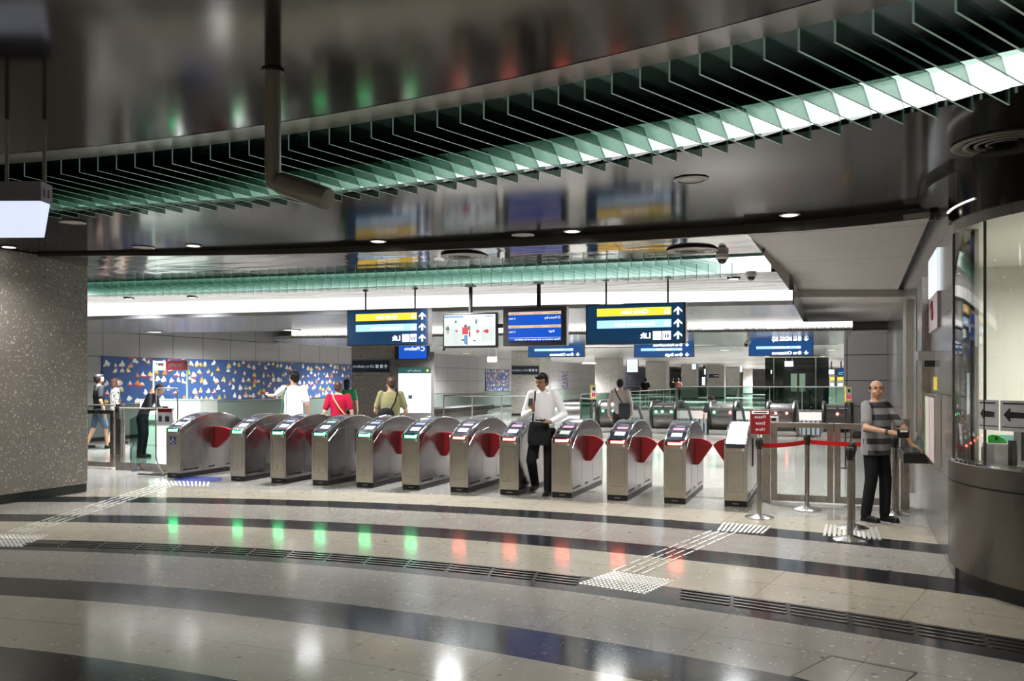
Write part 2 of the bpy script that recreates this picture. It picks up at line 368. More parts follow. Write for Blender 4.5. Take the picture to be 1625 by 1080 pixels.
# ------------------------------------------------------------------ mesh helpers
class MB:
    def __init__(s): s.v = []; s.f = []; s.mi = []; s.cur = 0
    def add(s, vs, fs, mx=None):
        o = len(s.v)
        s.v += [tuple(mx @ Vector(p)) if mx else tuple(p) for p in vs]
        for f in fs: s.f.append(tuple(i + o for i in f)); s.mi.append(s.cur)
        return s
    def box(s, c, d, rz=0, mx=None):
        x, y, z = d[0] / 2, d[1] / 2, d[2] / 2
        vs = [(i * x, j * y, k * z) for k in (-1, 1) for j in (-1, 1) for i in (-1, 1)]
        fs = [(0, 2, 3, 1), (4, 5, 7, 6), (0, 1, 5, 4), (2, 6, 7, 3), (0, 4, 6, 2), (1, 3, 7, 5)]
        m = Matrix.Translation(c) @ (mx if mx else Matrix.Rotation(rz, 4, 'Z'))
        return s.add(vs, fs, m)
    def bx(s, x0, x1, y0, y1, z0, z1): return s.box(((x0 + x1) / 2, (y0 + y1) / 2, (z0 + z1) / 2), (x1 - x0, y1 - y0, z1 - z0))
    def prism(s, pts, off, rev=False):
        """planar polygon pts (3-D) extruded by vector off"""
        n = len(pts); a = [tuple(p) for p in pts]; b = [tuple(Vector(p) + Vector(off)) for p in pts]
        fs = [tuple(range(n))[::-1], tuple(range(n, 2 * n))] + [(i, (i + 1) % n, (i + 1) % n + n, i + n) for i in range(n)]
        if rev: fs = [f[::-1] for f in fs]
        return s.add(a + b, fs)
    def tube(s, path, r, n=8, closed=False, caps=True):
        path = [Vector(p) for p in path]; N = len(path); rr = r if isinstance(r, (list, tuple)) else [r] * N
        vs = []; up = None
        for i, p in enumerate(path):
            a = path[(i - 1) % N] if (i or closed) else p; b = path[(i + 1) % N] if (i < N - 1 or closed) else p
            t = (b - a).normalized() if (b - a).length > 1e-9 else Vector((0, 0, 1))
            if up is None:
                up = Vector((0, 0, 1)) if abs(t.z) < .9 else Vector((1, 0, 0))
            u = (up - t * up.dot(t))
            u = u.normalized() if u.length > 1e-6 else t.orthogonal().normalized()
            up = u; w = t.cross(u)
            for k in range(n):
                an = 2 * pi * k / n; vs.append(p + (u * cos(an) + w * sin(an)) * rr[i])
        fs = []
        for i in range(N if closed else N - 1):
            j = (i + 1) % N
            for k in range(n): fs.append((i * n + k, i * n + (k + 1) % n, j * n + (k + 1) % n, j * n + k))
        if caps and not closed: fs += [tuple(range(n))[::-1], tuple(range((N - 1) * n, N * n))]
        return s.add(vs, fs)
    def lathe(s, prof, n=24, c=(0, 0, 0)):
        vs = [(c[0] + r * cos(2 * pi * k / n), c[1] + r * sin(2 * pi * k / n), c[2] + z) for r, z in prof for k in range(n)]
        P = len(prof)
        fs = [(i * n + k, i * n + (k + 1) % n, (i + 1) * n + (k + 1) % n, (i + 1) * n + k) for i in range(P - 1) for k in range(n)]
        fs += [tuple(range(n))[::-1], tuple(range((P - 1) * n, P * n))]
        return s.add(vs, fs)
    def ell(s, c, r, n=12, m=8, mx=None):
        vs = []; T = Matrix.Translation(c) @ (mx if mx else Matrix())
        vs = [(0, 0, -r[2])] + [(r[0] * sin(pi * i / m) * cos(2 * pi * k / n), r[1] * sin(pi * i / m) * sin(2 * pi * k / n), -r[2] * cos(pi * i / m)) for i in range(1, m) for k in range(n)] + [(0, 0, r[2])]
        fs = [(0, 1 + (k + 1) % n, 1 + k) for k in range(n)]
        fs += [(1 + i * n + k, 1 + i * n + (k + 1) % n, 1 + (i + 1) * n + (k + 1) % n, 1 + (i + 1) * n + k) for i in range(m - 2) for k in range(n)]
        L = len(vs) - 1; b = 1 + (m - 2) * n
        fs += [(L, b + k, b + (k + 1) % n) for k in range(n)]
        return s.add(vs, fs, T)
    def cap(s, a, b, ra, rb, n=10):
        """tapered capsule"""
        a, b = Vector(a), Vector(b); d = b - a; L = max(d.length, 1e-6); d = d / L
        pts = []; rad = []
        for k in range(5):
            t = pi / 2 * (k / 4); pts.append(a - d * ra * cos(t)); rad.append(max(ra * sin(t), 1e-4))
        for k in range(1, 4): q = k / 4; pts.append(a.lerp(b, q)); rad.append(ra + (rb - ra) * q)
        for k in range(5):
            t = pi / 2 * (k / 4); pts.append(b + d * rb * sin(t)); rad.append(max(rb * cos(t), 1e-4))
        return s.tube(pts, rad, n)
    def loft(s, secs, n=20):
        """secs: (centre, rx, ry) horizontal ellipses stacked in order"""
        vs = [(c[0] + rx * cos(2 * pi * k / n), c[1] + ry * sin(2 * pi * k / n), c[2]) for c, rx, ry in secs for k in range(n)]
        P = len(secs)
        fs = [(i * n + k, i * n + (k + 1) % n, (i + 1) * n + (k + 1) % n, (i + 1) * n + k) for i in range(P - 1) for k in range(n)]
        fs += [tuple(range(n))[::-1], tuple(range((P - 1) * n, P * n))]
        return s.add(vs, fs)
    def strip(s, A, B, thick=None):
        """quad band between two polylines of equal length"""
        n = len(A); s.add(list(A) + list(B), [(i, i + 1, n + i + 1, n + i) for i in range(n - 1)]); return s
    def mesh(s, name, mats):
        me = bpy.data.meshes.new(name); me.from_pydata(s.v, [], s.f)
        for m in mats: me.materials.append(m)
        me.polygons.foreach_set('material_index', s.mi); return me
    def build(s, name, m, parent=None, smooth=None, bevel=None):
        mats = m if isinstance(m, (list, tuple)) else [m]
        me = s.mesh(name, [M[k] if isinstance(k, str) else k for k in mats])
        bm = bmesh.new(); bm.from_mesh(me); bmesh.ops.recalc_face_normals(bm, faces=bm.faces)
        if bevel: bmesh.ops.bevel(bm, geom=list(bm.edges), offset=bevel, segments=2, affect='EDGES', profile=.6)
        bm.to_mesh(me); bm.free()
        if smooth:
            me.shade_smooth(); me.set_sharp_from_angle(angle=R(smooth if smooth > 1 else 40))
        o = bpy.data.objects.new(name, me); COL.objects.link(o)
        if parent is not None: o.parent = parent
        return o
def tag(o, label=None, cat=None, group=None, kind=None):
    if label: o['label'] = label
    if cat: o['category'] = cat
    if group: o['group'] = group
    if kind: o['kind'] = kind
    return o
def thing(name, label, cat, loc=(0, 0, 0), rz=0, group=None):
    o = bpy.data.objects.new(name, None); COL.objects.link(o); o.location = loc; o.rotation_euler = (0, 0, rz)
    o.empty_display_size = .1
    return tag(o, label, cat, group)
KIDS = {}
def copy_tree(o, parent=None):
    c = o.copy(); COL.objects.link(c)
    if parent is not None: c.parent = parent
    for ch in [x for x in bpy.data.objects if x.parent == o]: copy_tree(ch, c)
    return c
def struct(mb, name, m, **k): return tag(mb.build(name, m, **k), kind='structure')

_txt = {}
def text_geo(s):
    if s not in _txt:
        cu = bpy.data.curves.new('t', 'FONT'); cu.body = s; cu.size = 1; cu.resolution_u = 3
        ob = bpy.data.objects.new('t', cu); COL.objects.link(ob); bpy.context.view_layer.update()
        me = bpy.data.meshes.new_from_object(ob.evaluated_get(bpy.context.evaluated_depsgraph_get()))
        _txt[s] = ([tuple(v.co) for v in me.vertices], [tuple(p.vertices) for p in me.polygons])
        bpy.data.objects.remove(ob); bpy.data.curves.remove(cu); bpy.data.meshes.remove(me)
    return _txt[s]
def mtext(mb, s, size, ax, y, z, align='l', bold=0.0):
    """lettering read as in a mirror: it starts at ax and runs towards -x, standing in an XZ plane at y"""
    v, f = text_geo(s); w = max(p[0] for p in v) * size
    off = {'l': 0, 'c': w / 2, 'r': w}[align]
    for dx, dz in ([(0, 0)] if not bold else [(-bold, 0), (bold, 0), (0, bold * .6), (0, -bold * .6)]):
        mb.add([(ax + off - p[0] * size + dx, y, z + p[1] * size + dz) for p in v], [q[::-1] for q in f])
    return w
def arrow(mb, x, y, z, s, down=False):
    k = -1 if down else 1
    P = [(0, .5), (.5, .02), (.5, -.2), (.13, .13), (.13, -.5), (-.13, -.5), (-.13, .13), (-.5, -.2), (-.5, .02)]
    pts = [(x + a * s, y, z + b * s * k) for a, b in P]
    mb.add(pts, [(0, 1, 2, 3), (0, 3, 6), (0, 6, 7, 8), (3, 4, 5, 6)])
def disc(mb, c, r, n=16, axis='z', rx=None):
    vs = [((c[0] + r * cos(2 * pi * k / n)), c[1] + (rx or r) * sin(2 * pi * k / n), c[2]) if axis == 'z' else (c[0] + r * cos(2 * pi * k / n), c[1], c[2] + r * sin(2 * pi * k / n)) for k in range(n)]
    mb.add(vs, [tuple(range(n))])
def ring(mb, c, r0, r1, n=16, axis='y'):
    P = lambda r, k: (c[0] + r * cos(2 * pi * k / n), c[1], c[2] + r * sin(2 * pi * k / n)) if axis == 'y' else (c[0] + r * cos(2 * pi * k / n), c[1] + r * sin(2 * pi * k / n), c[2])
    mb.add([P(r0, k) for k in range(n)] + [P(r1, k) for k in range(n)], [(k, (k + 1) % n, (k + 1) % n + n, k + n) for k in range(n)])

# ------------------------------------------------------------------ the setting: floor, ceilings, walls
def quad_sheet(name, pts, m, th=0.03, up=True):
    """a slab from a planar outline; its visible face is the outline, its thickness goes away from the room"""
    mb = MB(); mb.prism(pts, (0, 0, th if up else -th)); return struct(mb, name, m)
def lerp_tab(tab, x):
    if x <= tab[0][0]: a, b = tab[0], tab[1]
    elif x >= tab[-1][0]: a, b = tab[-2], tab[-1]
    else:
        for a, b in zip(tab, tab[1:]):
            if a[0] <= x <= b[0]: break
    return a[1] + (b[1] - a[1]) * (x - a[0]) / (b[0] - a[0])
def ceil2_z(x, y): return min(3.27, 3.215 - .062 * (y - 9.3))      # the lower field slopes gently down to the lit cove
C1 = (-4.1, -8.8)                                   # centre of the big curved light slot
def edge2(x): return -19.573 + sqrt(28.98 ** 2 - (x + 1.591) ** 2)
def slot2(x): return -138.413 + sqrt(148.886 ** 2 - (x - 1.739) ** 2)
def cove1(x): return lerp_tab([(-13, 11.9), (-10.87, 12.11), (-3.85, 12.73), (-.465, 13.29), (1.3, 13.6)], x)
def cove2(x): return lerp_tab([(-16.84, 15.42), (-9.48, 16.56), (-2.27, 17.13), (-.21, 17.42), (3, 17.7)], x)
VX0, VX1, VY0, VY1 = -7.3, .45, 25.7, 44.2          # the escalator opening

for i, (x0, x1, y0, y1) in enumerate([(-20, 9, -9, VY0), (-20, VX0, VY0, VY1), (VX1, 9, VY0, VY1), (-20, 9, VY1, 110)]):
    mb = MB(); mb.bx(x0, x1, y0, y1, -.3, 0); struct(mb, 'floor', 'floor')
mb = MB(); mb.bx(VX0, VX1, VY0, VY1, -6.2, -6); struct(mb, 'floor', 'ceil3')

# ceiling over the camera: a disc-shaped field, a trim ring, the slot, and the field beyond it
def arc(r, a0, a1, n, z, c=C1): return [(c[0] + r * cos(R(a0 + (a1 - a0) * i / n)), c[1] + r * sin(R(a0 + (a1 - a0) * i / n)), z) for i in range(n + 1)]
Z1 = 3.3; A0, A1 = 57, 128
mb = MB(); pts = arc(13.39, A0, A1, 60, Z1) + [(-14.5, -9, Z1), (8, -9, Z1)]
mb.prism(pts, (0, 0, .04)); struct(mb, 'ceiling', 'ceil')
mb = MB(); a, b = arc(13.402, A0, A1, 60, Z1), arc(13.64, A0, A1, 60, Z1)
mb.strip(a, b); mb.strip(b, arc(13.64, A0, A1, 60, Z1 + .03)); struct(mb, 'trim_1', panel_metal('trim_metal', (.2, .19, .185), .3, .6))
mb = MB(); a = arc(15.34, A0, A1, 60, Z1); b = [(C1[0] + (p[0] - C1[0]) * 1.0, p[1], Z1) for p in a]
far = [(p[0], max(edge2(min(max(p[0], -12), 2)) + .9, p[1] + .3), Z1) for p in a]
mb.strip(a, far); mb.strip(a, arc(15.34, A0, A1, 60, Z1 + .04))
struct(mb, 'ceiling', 'ceil')
# slot lining
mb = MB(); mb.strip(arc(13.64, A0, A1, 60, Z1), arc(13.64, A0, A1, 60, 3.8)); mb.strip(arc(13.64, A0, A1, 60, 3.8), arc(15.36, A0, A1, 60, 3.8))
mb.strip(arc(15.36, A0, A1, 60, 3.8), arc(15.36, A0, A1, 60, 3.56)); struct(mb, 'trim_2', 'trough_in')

# lower glossy ceiling with its thin bronze edge
def divide_x(y): return -.79 + .0763 * (y - 9.34)      # where the glossy ceiling meets the beige soffit
def wall_x(y): return 1.02 + .036 * (y - 8.55)
def band(name, ya, yb, xs, zf, m, clip=None, th=.0):
    mb = MB(); A = []; B = []
    for x in xs:
        a, b = ya(x), yb(x)
        A.append((x, a, zf(x, a))); B.append((x, b, zf(x, b)))
    mb.strip(A, B); return mb
def poly_band(ya, yb, xl, xr, zf, m, name='ceiling', n=30):
    """ceiling field between two curves; its side borders xl(y), xr(y) may slant"""
    A, B = [], []
    for i in range(n + 1):
        t = i / n
        xa = xl(ya(-5)) + (xr(ya(-.6)) - xl(ya(-5))) * t; xb = xl(yb(-5)) + (xr(yb(-.6)) - xl(yb(-5))) * t
        A.append((xa, ya(xa), zf(xa, ya(xa)))); B.append((xb, yb(xb), zf(xb, yb(xb))))
    mb = MB(); mb.strip(A, B); mb.strip([(p[0], p[1], p[2] + .04) for p in A], [(p[0], p[1], p[2] + .04) for p in B]); return struct(mb, name, m)
L = lambda y: -13.6
poly_band(edge2, slot2, L, divide_x, ceil2_z, 'ceil2')
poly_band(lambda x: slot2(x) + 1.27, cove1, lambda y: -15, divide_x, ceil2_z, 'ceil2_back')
mb = MB(); mb.strip([(divide_x(y), y, ceil2_z(0, y)) for y in (9.4, 10.45, 11.7, 13.2)], [(divide_x(y), y, 3.26) for y in (9.4, 10.45, 11.7, 13.2)]); struct(mb, 'trim_11', 'soffit')
# bronze front edge
mb = MB(); A = [(x, edge2(x), ceil2_z(x, edge2(x))) for x in [-11.8 + i * .321 for i in range(41)]]
mb.strip([(p[0], p[1], p[2] - .006) for p in A], [(p[0], p[1], 3.3) for p in A]); mb.strip([(p[0], p[1] + .05, p[2] - .006) for p in A], [(p[0], p[1], p[2] - .006) for p in A])
struct(mb, 'trim_3', 'beam')
# second slot lining
xs2 = [-12.3 + i * (11.63 / 40) for i in range(41)]
def s2(off, dz): return [(x, slot2(x) + off, ceil2_z(x, slot2(x) + off) + dz) for x in xs2]
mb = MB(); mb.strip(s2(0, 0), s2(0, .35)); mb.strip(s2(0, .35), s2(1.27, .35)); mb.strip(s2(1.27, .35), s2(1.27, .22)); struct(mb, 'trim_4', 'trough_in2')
# beige soffit along the ticket office
mb = MB(); P = [(-.79, 9.36, 3.2), (-.2, 9.38, 3.2), (.45, 9.25, 3.2), (.97, 9.03, 3.2), (1.22, 16.16, 3.2), (-.554, 15.53, 3.2)]
mb.prism(P, (0, 0, .05)); struct(mb, 'ceiling', 'soffit')
mb = MB(); mb.strip([(x, y, 3.19) for x, y in ((-.82, 9.34), (-.2, 9.36), (.45, 9.23), (1.1, 9.0))], [(x, y, 3.3) for x, y in ((-.82, 9.34), (-.2, 9.36), (.45, 9.23), (1.1, 9.0))]); struct(mb, 'trim_3', 'beam')
mb = MB(); mb.add([(-.56, 15.52, 3.2), (1.4, 16.2, 3.2), (1.4, 16.2, 3.075), (-.56, 15.52, 3.075)], [(0, 1, 2, 3)])
mb.add([(-.56, 15.52, 3.075), (1.4, 16.2, 3.075), (1.64, 25.2, 3.2), (-.36, 25.2, 3.2)], [(0, 1, 2, 3)]); struct(mb, 'ceiling', 'soffit')
mb = MB(); mb.add([(wall_x(9) - .1, 9.0, 3.21), (wall_x(9) + .05, 9.0, 3.32), (wall_x(16.2) + .05, 16.2, 3.32), (wall_x(16.2) - .1, 16.2, 3.21)], [(0, 1, 2, 3)]); struct(mb, 'trim_5', 'black')
# first lit cove, its lip and the grey ceiling behind it
xs3 = [-15 + i * (14.55 / 30) for i in range(31)]
A = [(x, cove1(x)) for x in xs3]
mb = MB(); mb.strip([(x, y, ceil2_z(x, y)) for x, y in A], [(x, y, 2.812) for x, y in A])
tag(mb.build('cove_light', 'cove'), 'long white glowing cove strip across the ceiling above the hanging signs', 'ceiling light')
mb = MB(); mb.strip([(x, y, 2.812) for x, y in A], [(x, y - .02, 2.808) for x, y in A]); mb.strip([(x, y - .02, 2.812) for x, y in A], [(x, y - .02, 2.745) for x, y in A]); struct(mb, 'trim_6', mat('pale_lip', (.45, .45, .47), .3, .3))
def z3s(): 
    A, B = [], []
    for i in range(31):
        xa = -15.0 + 14.57 * i / 30; xb = -18.0 + 17.62 * i / 30
        A.append((xa, cove1(xa) - .02, 2.745)); B.append((xb, cove2(xb), 2.745))
    return A, B
A, B = z3s(); A = [(-18, 11.2, 2.745)] + A; B = [B[0]] + B
mb = MB(); mb.strip(A, B); mb.strip([(p[0], p[1], 2.80) for p in A], [(p[0], p[1], 2.80) for p in B]); mb.strip([A[-1], B[-1]], [(A[-1][0], A[-1][1], 3.1), (B[-1][0], B[-1][1], 3.1)]); struct(mb, 'ceiling', 'ceil3')
# second lit cove and its lowered ceiling, curved at the left end
xs4 = [-11.6 + i * .404 for i in range(31)]
mb = MB(); c2 = [(x, cove2(x) + .02) for x in xs4]
mb.strip([(x, y, 2.755) for x, y in c2], [(x, y, 2.625) for x, y in c2]); tag(mb.build('cove_light', 'cove2'), 'thinner white glowing cove strip behind the grey ceiling, ending in a curve at left', 'ceiling light')
mb = MB(); mb.strip([(x, y, 2.625) for x, y in c2], [(x, y, 2.57) for x, y in c2]); struct(mb, 'trim_7', M['ceil_far'])
mb = MB(); P = [(x, y, 2.57) for x, y in c2] + [(.5, 24, 2.57), (-12.7, 21.3, 2.57), (-12.98, 19.6, 2.57), (-12.98, 17.85, 2.57), (-12.5, 16.8, 2.57)]
mb.prism(P, (0, 0, .08)); struct(mb, 'ceiling', 'ceil3')
mb = MB(); mb.bx(-18, 1.7, 12, 24.2, 3.4, 3.44); struct(mb, 'ceiling', 'ceil_far')
mb = MB(); mb.bx(-18, 9, 24.2, 110, 2.9, 2.94); struct(mb, 'ceiling', 'ceil_far')
mb = MB(); mb.bx(-9, .4, 27.4, 27.44, 2.74, 2.82); tag(mb.build('cove_light', 'cove2'), 'thin white light strip over the escalators at the back of the hall', 'ceiling light')
mb = MB(); mb.bx(-9, .4, 27.5, 27.7, 2.7, 2.9); struct(mb, 'trim_8', 'ceil3')
# curved bulkhead around the ticket office ceiling
mb = MB(); mb.prism(arc(2.3, 60, 250, 30, 3.24, (3.1, 8.2)), (0, 0, .06)); struct(mb, 'ceiling', 'ceil')

# walls
mb = MB(); mb.bx(-18.3, -18, 8, 110, 0, 3.5); struct(mb, 'wall_left', 'wall_grey')
mb = MB(); mb.bx(-18, -17.86, 8, 100, .1, .93); struct(mb, 'baseboard_left', 'dado')
mb = MB(); mb.bx(-17.99, -17.84, 8, 100, .93, .955); struct(mb, 'trim_9', 'steel')
mb = MB(); mb.bx(-18, -17.83, 8, 100, 0, .1); struct(mb, 'baseboard_left', 'black')
mb = MB(); mb.bx(-20, 9, 110, 110.2, 0, 3); struct(mb, 'wall_back', 'wall_grey_x')
mb = MB(); mb.bx(-15, 8.2, -9.2, -9, 0, 3.6); struct(mb, 'wall_rear', 'rear')
mb = MB(); mb.bx(5.2, 5.4, -9, 7.2, 0, 3.6); struct(mb, 'wall_right', 'rear')
mb = MB(); mb.bx(-14.6, -14.4, -9, 4.6, 0, 3.6); struct(mb, 'wall_left', 'rear')
mb = MB(); mb.bx(.52, 9, 25.2, 25.4, .16, 3.4); struct(mb, 'wall_back', 'wall_grey_x')
mb = MB(); mb.bx(.5, 9, 25.17, 25.42, 0, .16); struct(mb, 'baseboard_back', 'black')
mb = MB(); mb.bx(VX0, VX1, VY1, VY1 + .2, -3.2, -.42); struct(mb, 'wall_back', 'slats')
mb = MB(); mb.bx(VX0 - .2, VX1 + 4, VY1 - .02, VY1 + .2, -.42, 0); struct(mb, 'trim_10', 'soffit')
mb = MB(); mb.bx(VX0 - .2, VX0, VY0, VY1, -6, -.01); mb.bx(VX1, VX1 + .2, VY0, VY1, -6, -.01); struct(mb, 'wall_left', 'ceil3')

# granite pillars
def pillar(x0, x1, y0, y1, h, label, m='granite_pale', base=.12):
    t = thing('granite_pillar', label, 'pillar', ((x0 + x1) / 2, (y0 + y1) / 2, 0))
    w, d = (x1 - x0), (y1 - y0)
    mb = MB(); mb.box((0, 0, (h + base) / 2), (w, d, h - base)); mb.build('stone_cladding', m, t, bevel=.01)
    mb = MB(); mb.box((0, 0, base / 2), (w - .02, d - .02, base)); mb.build('plinth', 'black', t)
    return t
pillar(-12.3, -9.9, 4.4, 9.0, 3.29, 'big square granite pillar with black base at the left edge, close to the camera', 'granite')
pillar(-12.3, -10.93, 20, 21.7, 3.35, 'dark granite pillar behind the gates carrying a wayfinding plate and the map lightbox', 'granite')
pillar(-13.1, -11.72, 34.7, 36.2, 2.88, 'pale granite pillar rising right behind the man in the white shirt')
def far_pillar(u0, u1, Y, label):
    a, b = aty(u0, 600, Y), aty(u1, 600, Y); pillar(a.x, b.x, Y, Y + 1.3, 2.88, label)
far_pillar(944, 981, 47.4, 'pale granite pillar just behind the grey-shirted man walking to the escalators')
far_pillar(1024.5, 1057, 56, 'pale granite pillar behind the green-lit double escalator end')
far_pillar(1081, 1105, 70, 'slim far pillar between two lit notice screens')
far_pillar(1122, 1149, 75, 'far pillar carrying a small dark plate, left of the lift shaft')
far_pillar(1152, 1173, 86, 'far pillar second to the left of the dark lift shaft')
far_pillar(1179, 1193, 97, 'farthest and slimmest pillar next to the dark lift shaft')

# murals on the left wall
def mural(y0, y1, z0, z1, label):
    mb = MB(); mb.bx(-17.998, -17.965, y0, y1, z0, z1); return tag(mb.build('mosaic_mural', 'mural'), label, 'mural')
mural(16.8, 36.6, .955, 2.235, 'long blue mural covered with small colourful boats, on the grey left wall')
mural(43.5, 47.3, .96, 2.235, 'square-looking blue mural panel on the far wall between two pillars')
mural(58.2, 59.6, .96, 2.235, 'narrow blue mural strip to the right of the pillar behind the white-shirted man')
mural(79, 89, .96, 2.235, 'blue mural glimpsed far away under the lit notice screens')

# ------------------------------------------------------------------ the curved light slots with glass fins
def fin_light(name, label, strip_a, strip_b, m_light, fins, m_fin, group=None):
    t = thing(name, label, 'ceiling light', (0, 0, 0))
    mb = MB(); mb.strip(strip_a, strip_b); mb.build('light_panel', m_light, t)
    for pts, off in fins:
        mb = MB(); n = len(pts); mb.prism(pts, off)
        mb.mi = [0, 0] + [1] * (len(mb.f) - 2)
        mb.build('glass_fin', [m_fin, 'fin_edge'], t)
    return t
fins = []
for i in range(56):
    th = 105.35 - .7185 * i
    p = Vector((C1[0] + 13.66 * cos(R(th)), C1[1] + 13.66 * sin(R(th)), 0)); d = Vector((cos(R(th - 11.7)), sin(R(th - 11.7)), 0)); w = Vector((-d.y, d.x, 0)) * .012
    L_ = 1.585
    fins.append(([p + Vector((0, 0, 3.2)), p + d * L_ + Vector((0, 0, 3.2)), p + d * L_ + Vector((0, 0, 3.31)), p + d * (L_ - .12) + Vector((0, 0, 3.45)), p + Vector((0, 0, 3.45))], w))
fin_light('glass_fin_light', 'large curved ceiling light slot with a row of hanging green glass fins, nearest the camera',
          arc(15.35, A0, A1, 60, Z1 + .035), arc(15.35, A0, A1, 60, 3.56), 'trough', fins, 'fin')
fins = []
for i in range(67):
    x = -12.1 + i * .158; y = slot2(x) + .02; z = ceil2_z(x, y)
    d = Vector((cos(R(66)), sin(R(66)), 0)); w = Vector((-d.y, d.x, 0)) * .012; p = Vector((x, y, 0)); q = 1.25
    fins.append(([p + Vector((0, 0, z - .1)), p + d * q + Vector((0, 0, z - .15)), p + d * q + Vector((0, 0, z + .05)), p + Vector((0, 0, z + .05))], w))
fin_light('glass_fin_light', 'farther teal ceiling light slot with a dense row of glass fins above the gates',
          s2(1.26, .0), s2(1.26, .22), 'trough2', fins, 'fin2')
# ------------------------------------------------------------------ tactile paving
def bars(name, label, paths, r=.012, w=.018, m='stud'):
    """each path: (start, end) of one raised steel bar"""
    t = thing(name, label, 'tactile paving', (0, 0, 0))
    for a, b in paths[:100]:
        mb = MB(); a, b = Vector(a), Vector(b); d = (b - a).normalized(); s = Vector((-d.y, d.x, 0)) * w / 2; e = d * w / 2
        base = [a - e * .2, a + s + e * .6, b + s - e * .6, b + e * .2, b - s - e * .6, a - s + e * .6]
        top = [p * 1 for p in base]; mb.prism([(p.x, p.y, 0) for p in base], (0, 0, .006)); mb.build('raised_bar', m, t)
    return t
def floor_at(u, v): p = at(u, v); return Vector((p.x, p.y, 0))
FC = (-3.496, -8.581)
paths = []
for k in range(24):
    a0 = -.285 + k * .0266                            # angle from straight ahead, turning with the ring
    a1 = a0 + .0246
    if -.0 + .112 < a0 + .012 < .162: continue
    for rr in (14.93, 15.01, 15.09, 15.17):
        sk = (rr - 15) * .02
        paths.append(((FC[0] + rr * sin(a0 - sk), FC[1] + rr * cos(a0 - sk), 0), (FC[0] + rr * sin(a1 - sk), FC[1] + rr * cos(a1 - sk), 0)))
paths = [p for p in paths if p[0][0] > -7.35]
bars('tactile_guide_path', 'curved row of steel guide bars set in the dark ring across the foreground', paths, w=.024, m='stud_reflecting_dark')
def strip_paths(A0_, A1_, B0_, B1_, n, rows=4, gap=.07):
    out = []
    for r_ in range(rows):
        k = r_ / (rows - 1); a = A0_.lerp(A1_, k); b = B0_.lerp(B1_, k)
        for i in range(n): out.append((a.lerp(b, (i + gap) / n), a.lerp(b, (i + 1 - gap) / n)))
    return out
bars('tactile_guide_path', 'straight steel guide bars running from the left foreground to the wide gate',
     strip_paths(Vector((-8.06, 6.3, 0)), Vector((-7.78, 6.3, 0)), Vector((-9.6, 10.0, 0)), Vector((-9.3, 10.1, 0)), 12))
bars('tactile_guide_path', 'straight steel guide bars running from the studded patch to the red sign stand',
     strip_paths(Vector((-1.66, 6.8, 0)), Vector((-1.41, 6.77, 0)), Vector((-1.12, 9.0, 0)), Vector((-.87, 9.0, 0)), 8))
def slant(A_, B_, C_, D_, n):
    """n short bars, spread between edge AB (near) and DC (far)"""
    return [(A_.lerp(B_, i / (n - 1)), D_.lerp(C_, i / (n - 1))) for i in range(n)]
bars('tactile_warning_strip', 'patch of short slanted steel bars in front of the wheelchair gate', slant(floor_at(252, 770), floor_at(329, 771), floor_at(331, 764), floor_at(244, 763), 14), w=.028)
bars('tactile_warning_strip', 'patch of short slanted steel bars beside the red sign stand', slant(floor_at(1140, 842), floor_at(1208, 847), floor_at(1222, 835), floor_at(1150, 829), 11), w=.028)
bars('tactile_warning_strip', 'patch of short steel bars around the base of the nearest barrier post', slant(floor_at(1308, 850), floor_at(1396, 856), floor_at(1390, 837), floor_at(1312, 832), 12), w=.028)
def studs(label, A_, B_, C_, D_, nu, nv):
    t = thing('tactile_stud_patch', label, 'tactile paving'); P = []
    for i in range(nu):
        for j in range(nv): P.append(A_.lerp(B_, i / (nu - 1)).lerp(D_.lerp(C_, i / (nu - 1)), j / (nv - 1)))
    P.sort(key=lambda p: p.length)
    me = None
    for p in P[:100]:
        if me is None:
            mb = MB(); mb.lathe([(.016, 0), (.015, .004), (.009, .006)], 8); o = mb.build('stud', 'stud', t, smooth=30); me = o.data
        else: o = bpy.data.objects.new('stud', me); COL.objects.link(o); o.parent = t
        o.location = p
    if P[100:]:
        mb = MB()
        for p in P[100:]: mb.lathe([(.016, 0), (.015, .004), (.009, .006)], 6, p)
        tag(mb.build('stud', 'stud', t), kind='stuff')
studs('diamond patch of steel studs where two guide paths meet near the centre foreground', floor_at(922, 925), floor_at(1022, 941), floor_at(1066, 921), floor_at(975, 907), 15, 11)
studs('patch of steel studs at the left edge beside the long pillar', floor_at(-50, 866), floor_at(34, 866), floor_at(74, 849), floor_at(-5, 849), 13, 9)
# floor hatch and blue wheelchair marking
t = thing('floor_hatch', 'flush square floor hatch outlined by a thin steel frame at bottom right', 'floor hatch')
c = [floor_at(1318, 1040), floor_at(1455, 1067), floor_at(1400, 1110), floor_at(1256, 1072)]
for i in range(4):
    mb = MB(); a, b = c[i], c[(i + 1) % 4]; s = (b - a).normalized().cross(Vector((0, 0, 1))) * .006
    mb.prism([a - s, a + s, b + s, b - s], (0, 0, .0015)); mb.build('frame_bar', 'dark', t)
mb = MB(); c = [floor_at(272, 760), floor_at(300, 770), floor_at(352, 763), floor_at(352, 757), floor_at(300, 755)]
mb.prism(c, (0, 0, .002)); tag(mb.build('floor_marking', 'bluemark'), 'blue painted mark on the floor behind the slanted bars at the wide gate', 'floor marking')

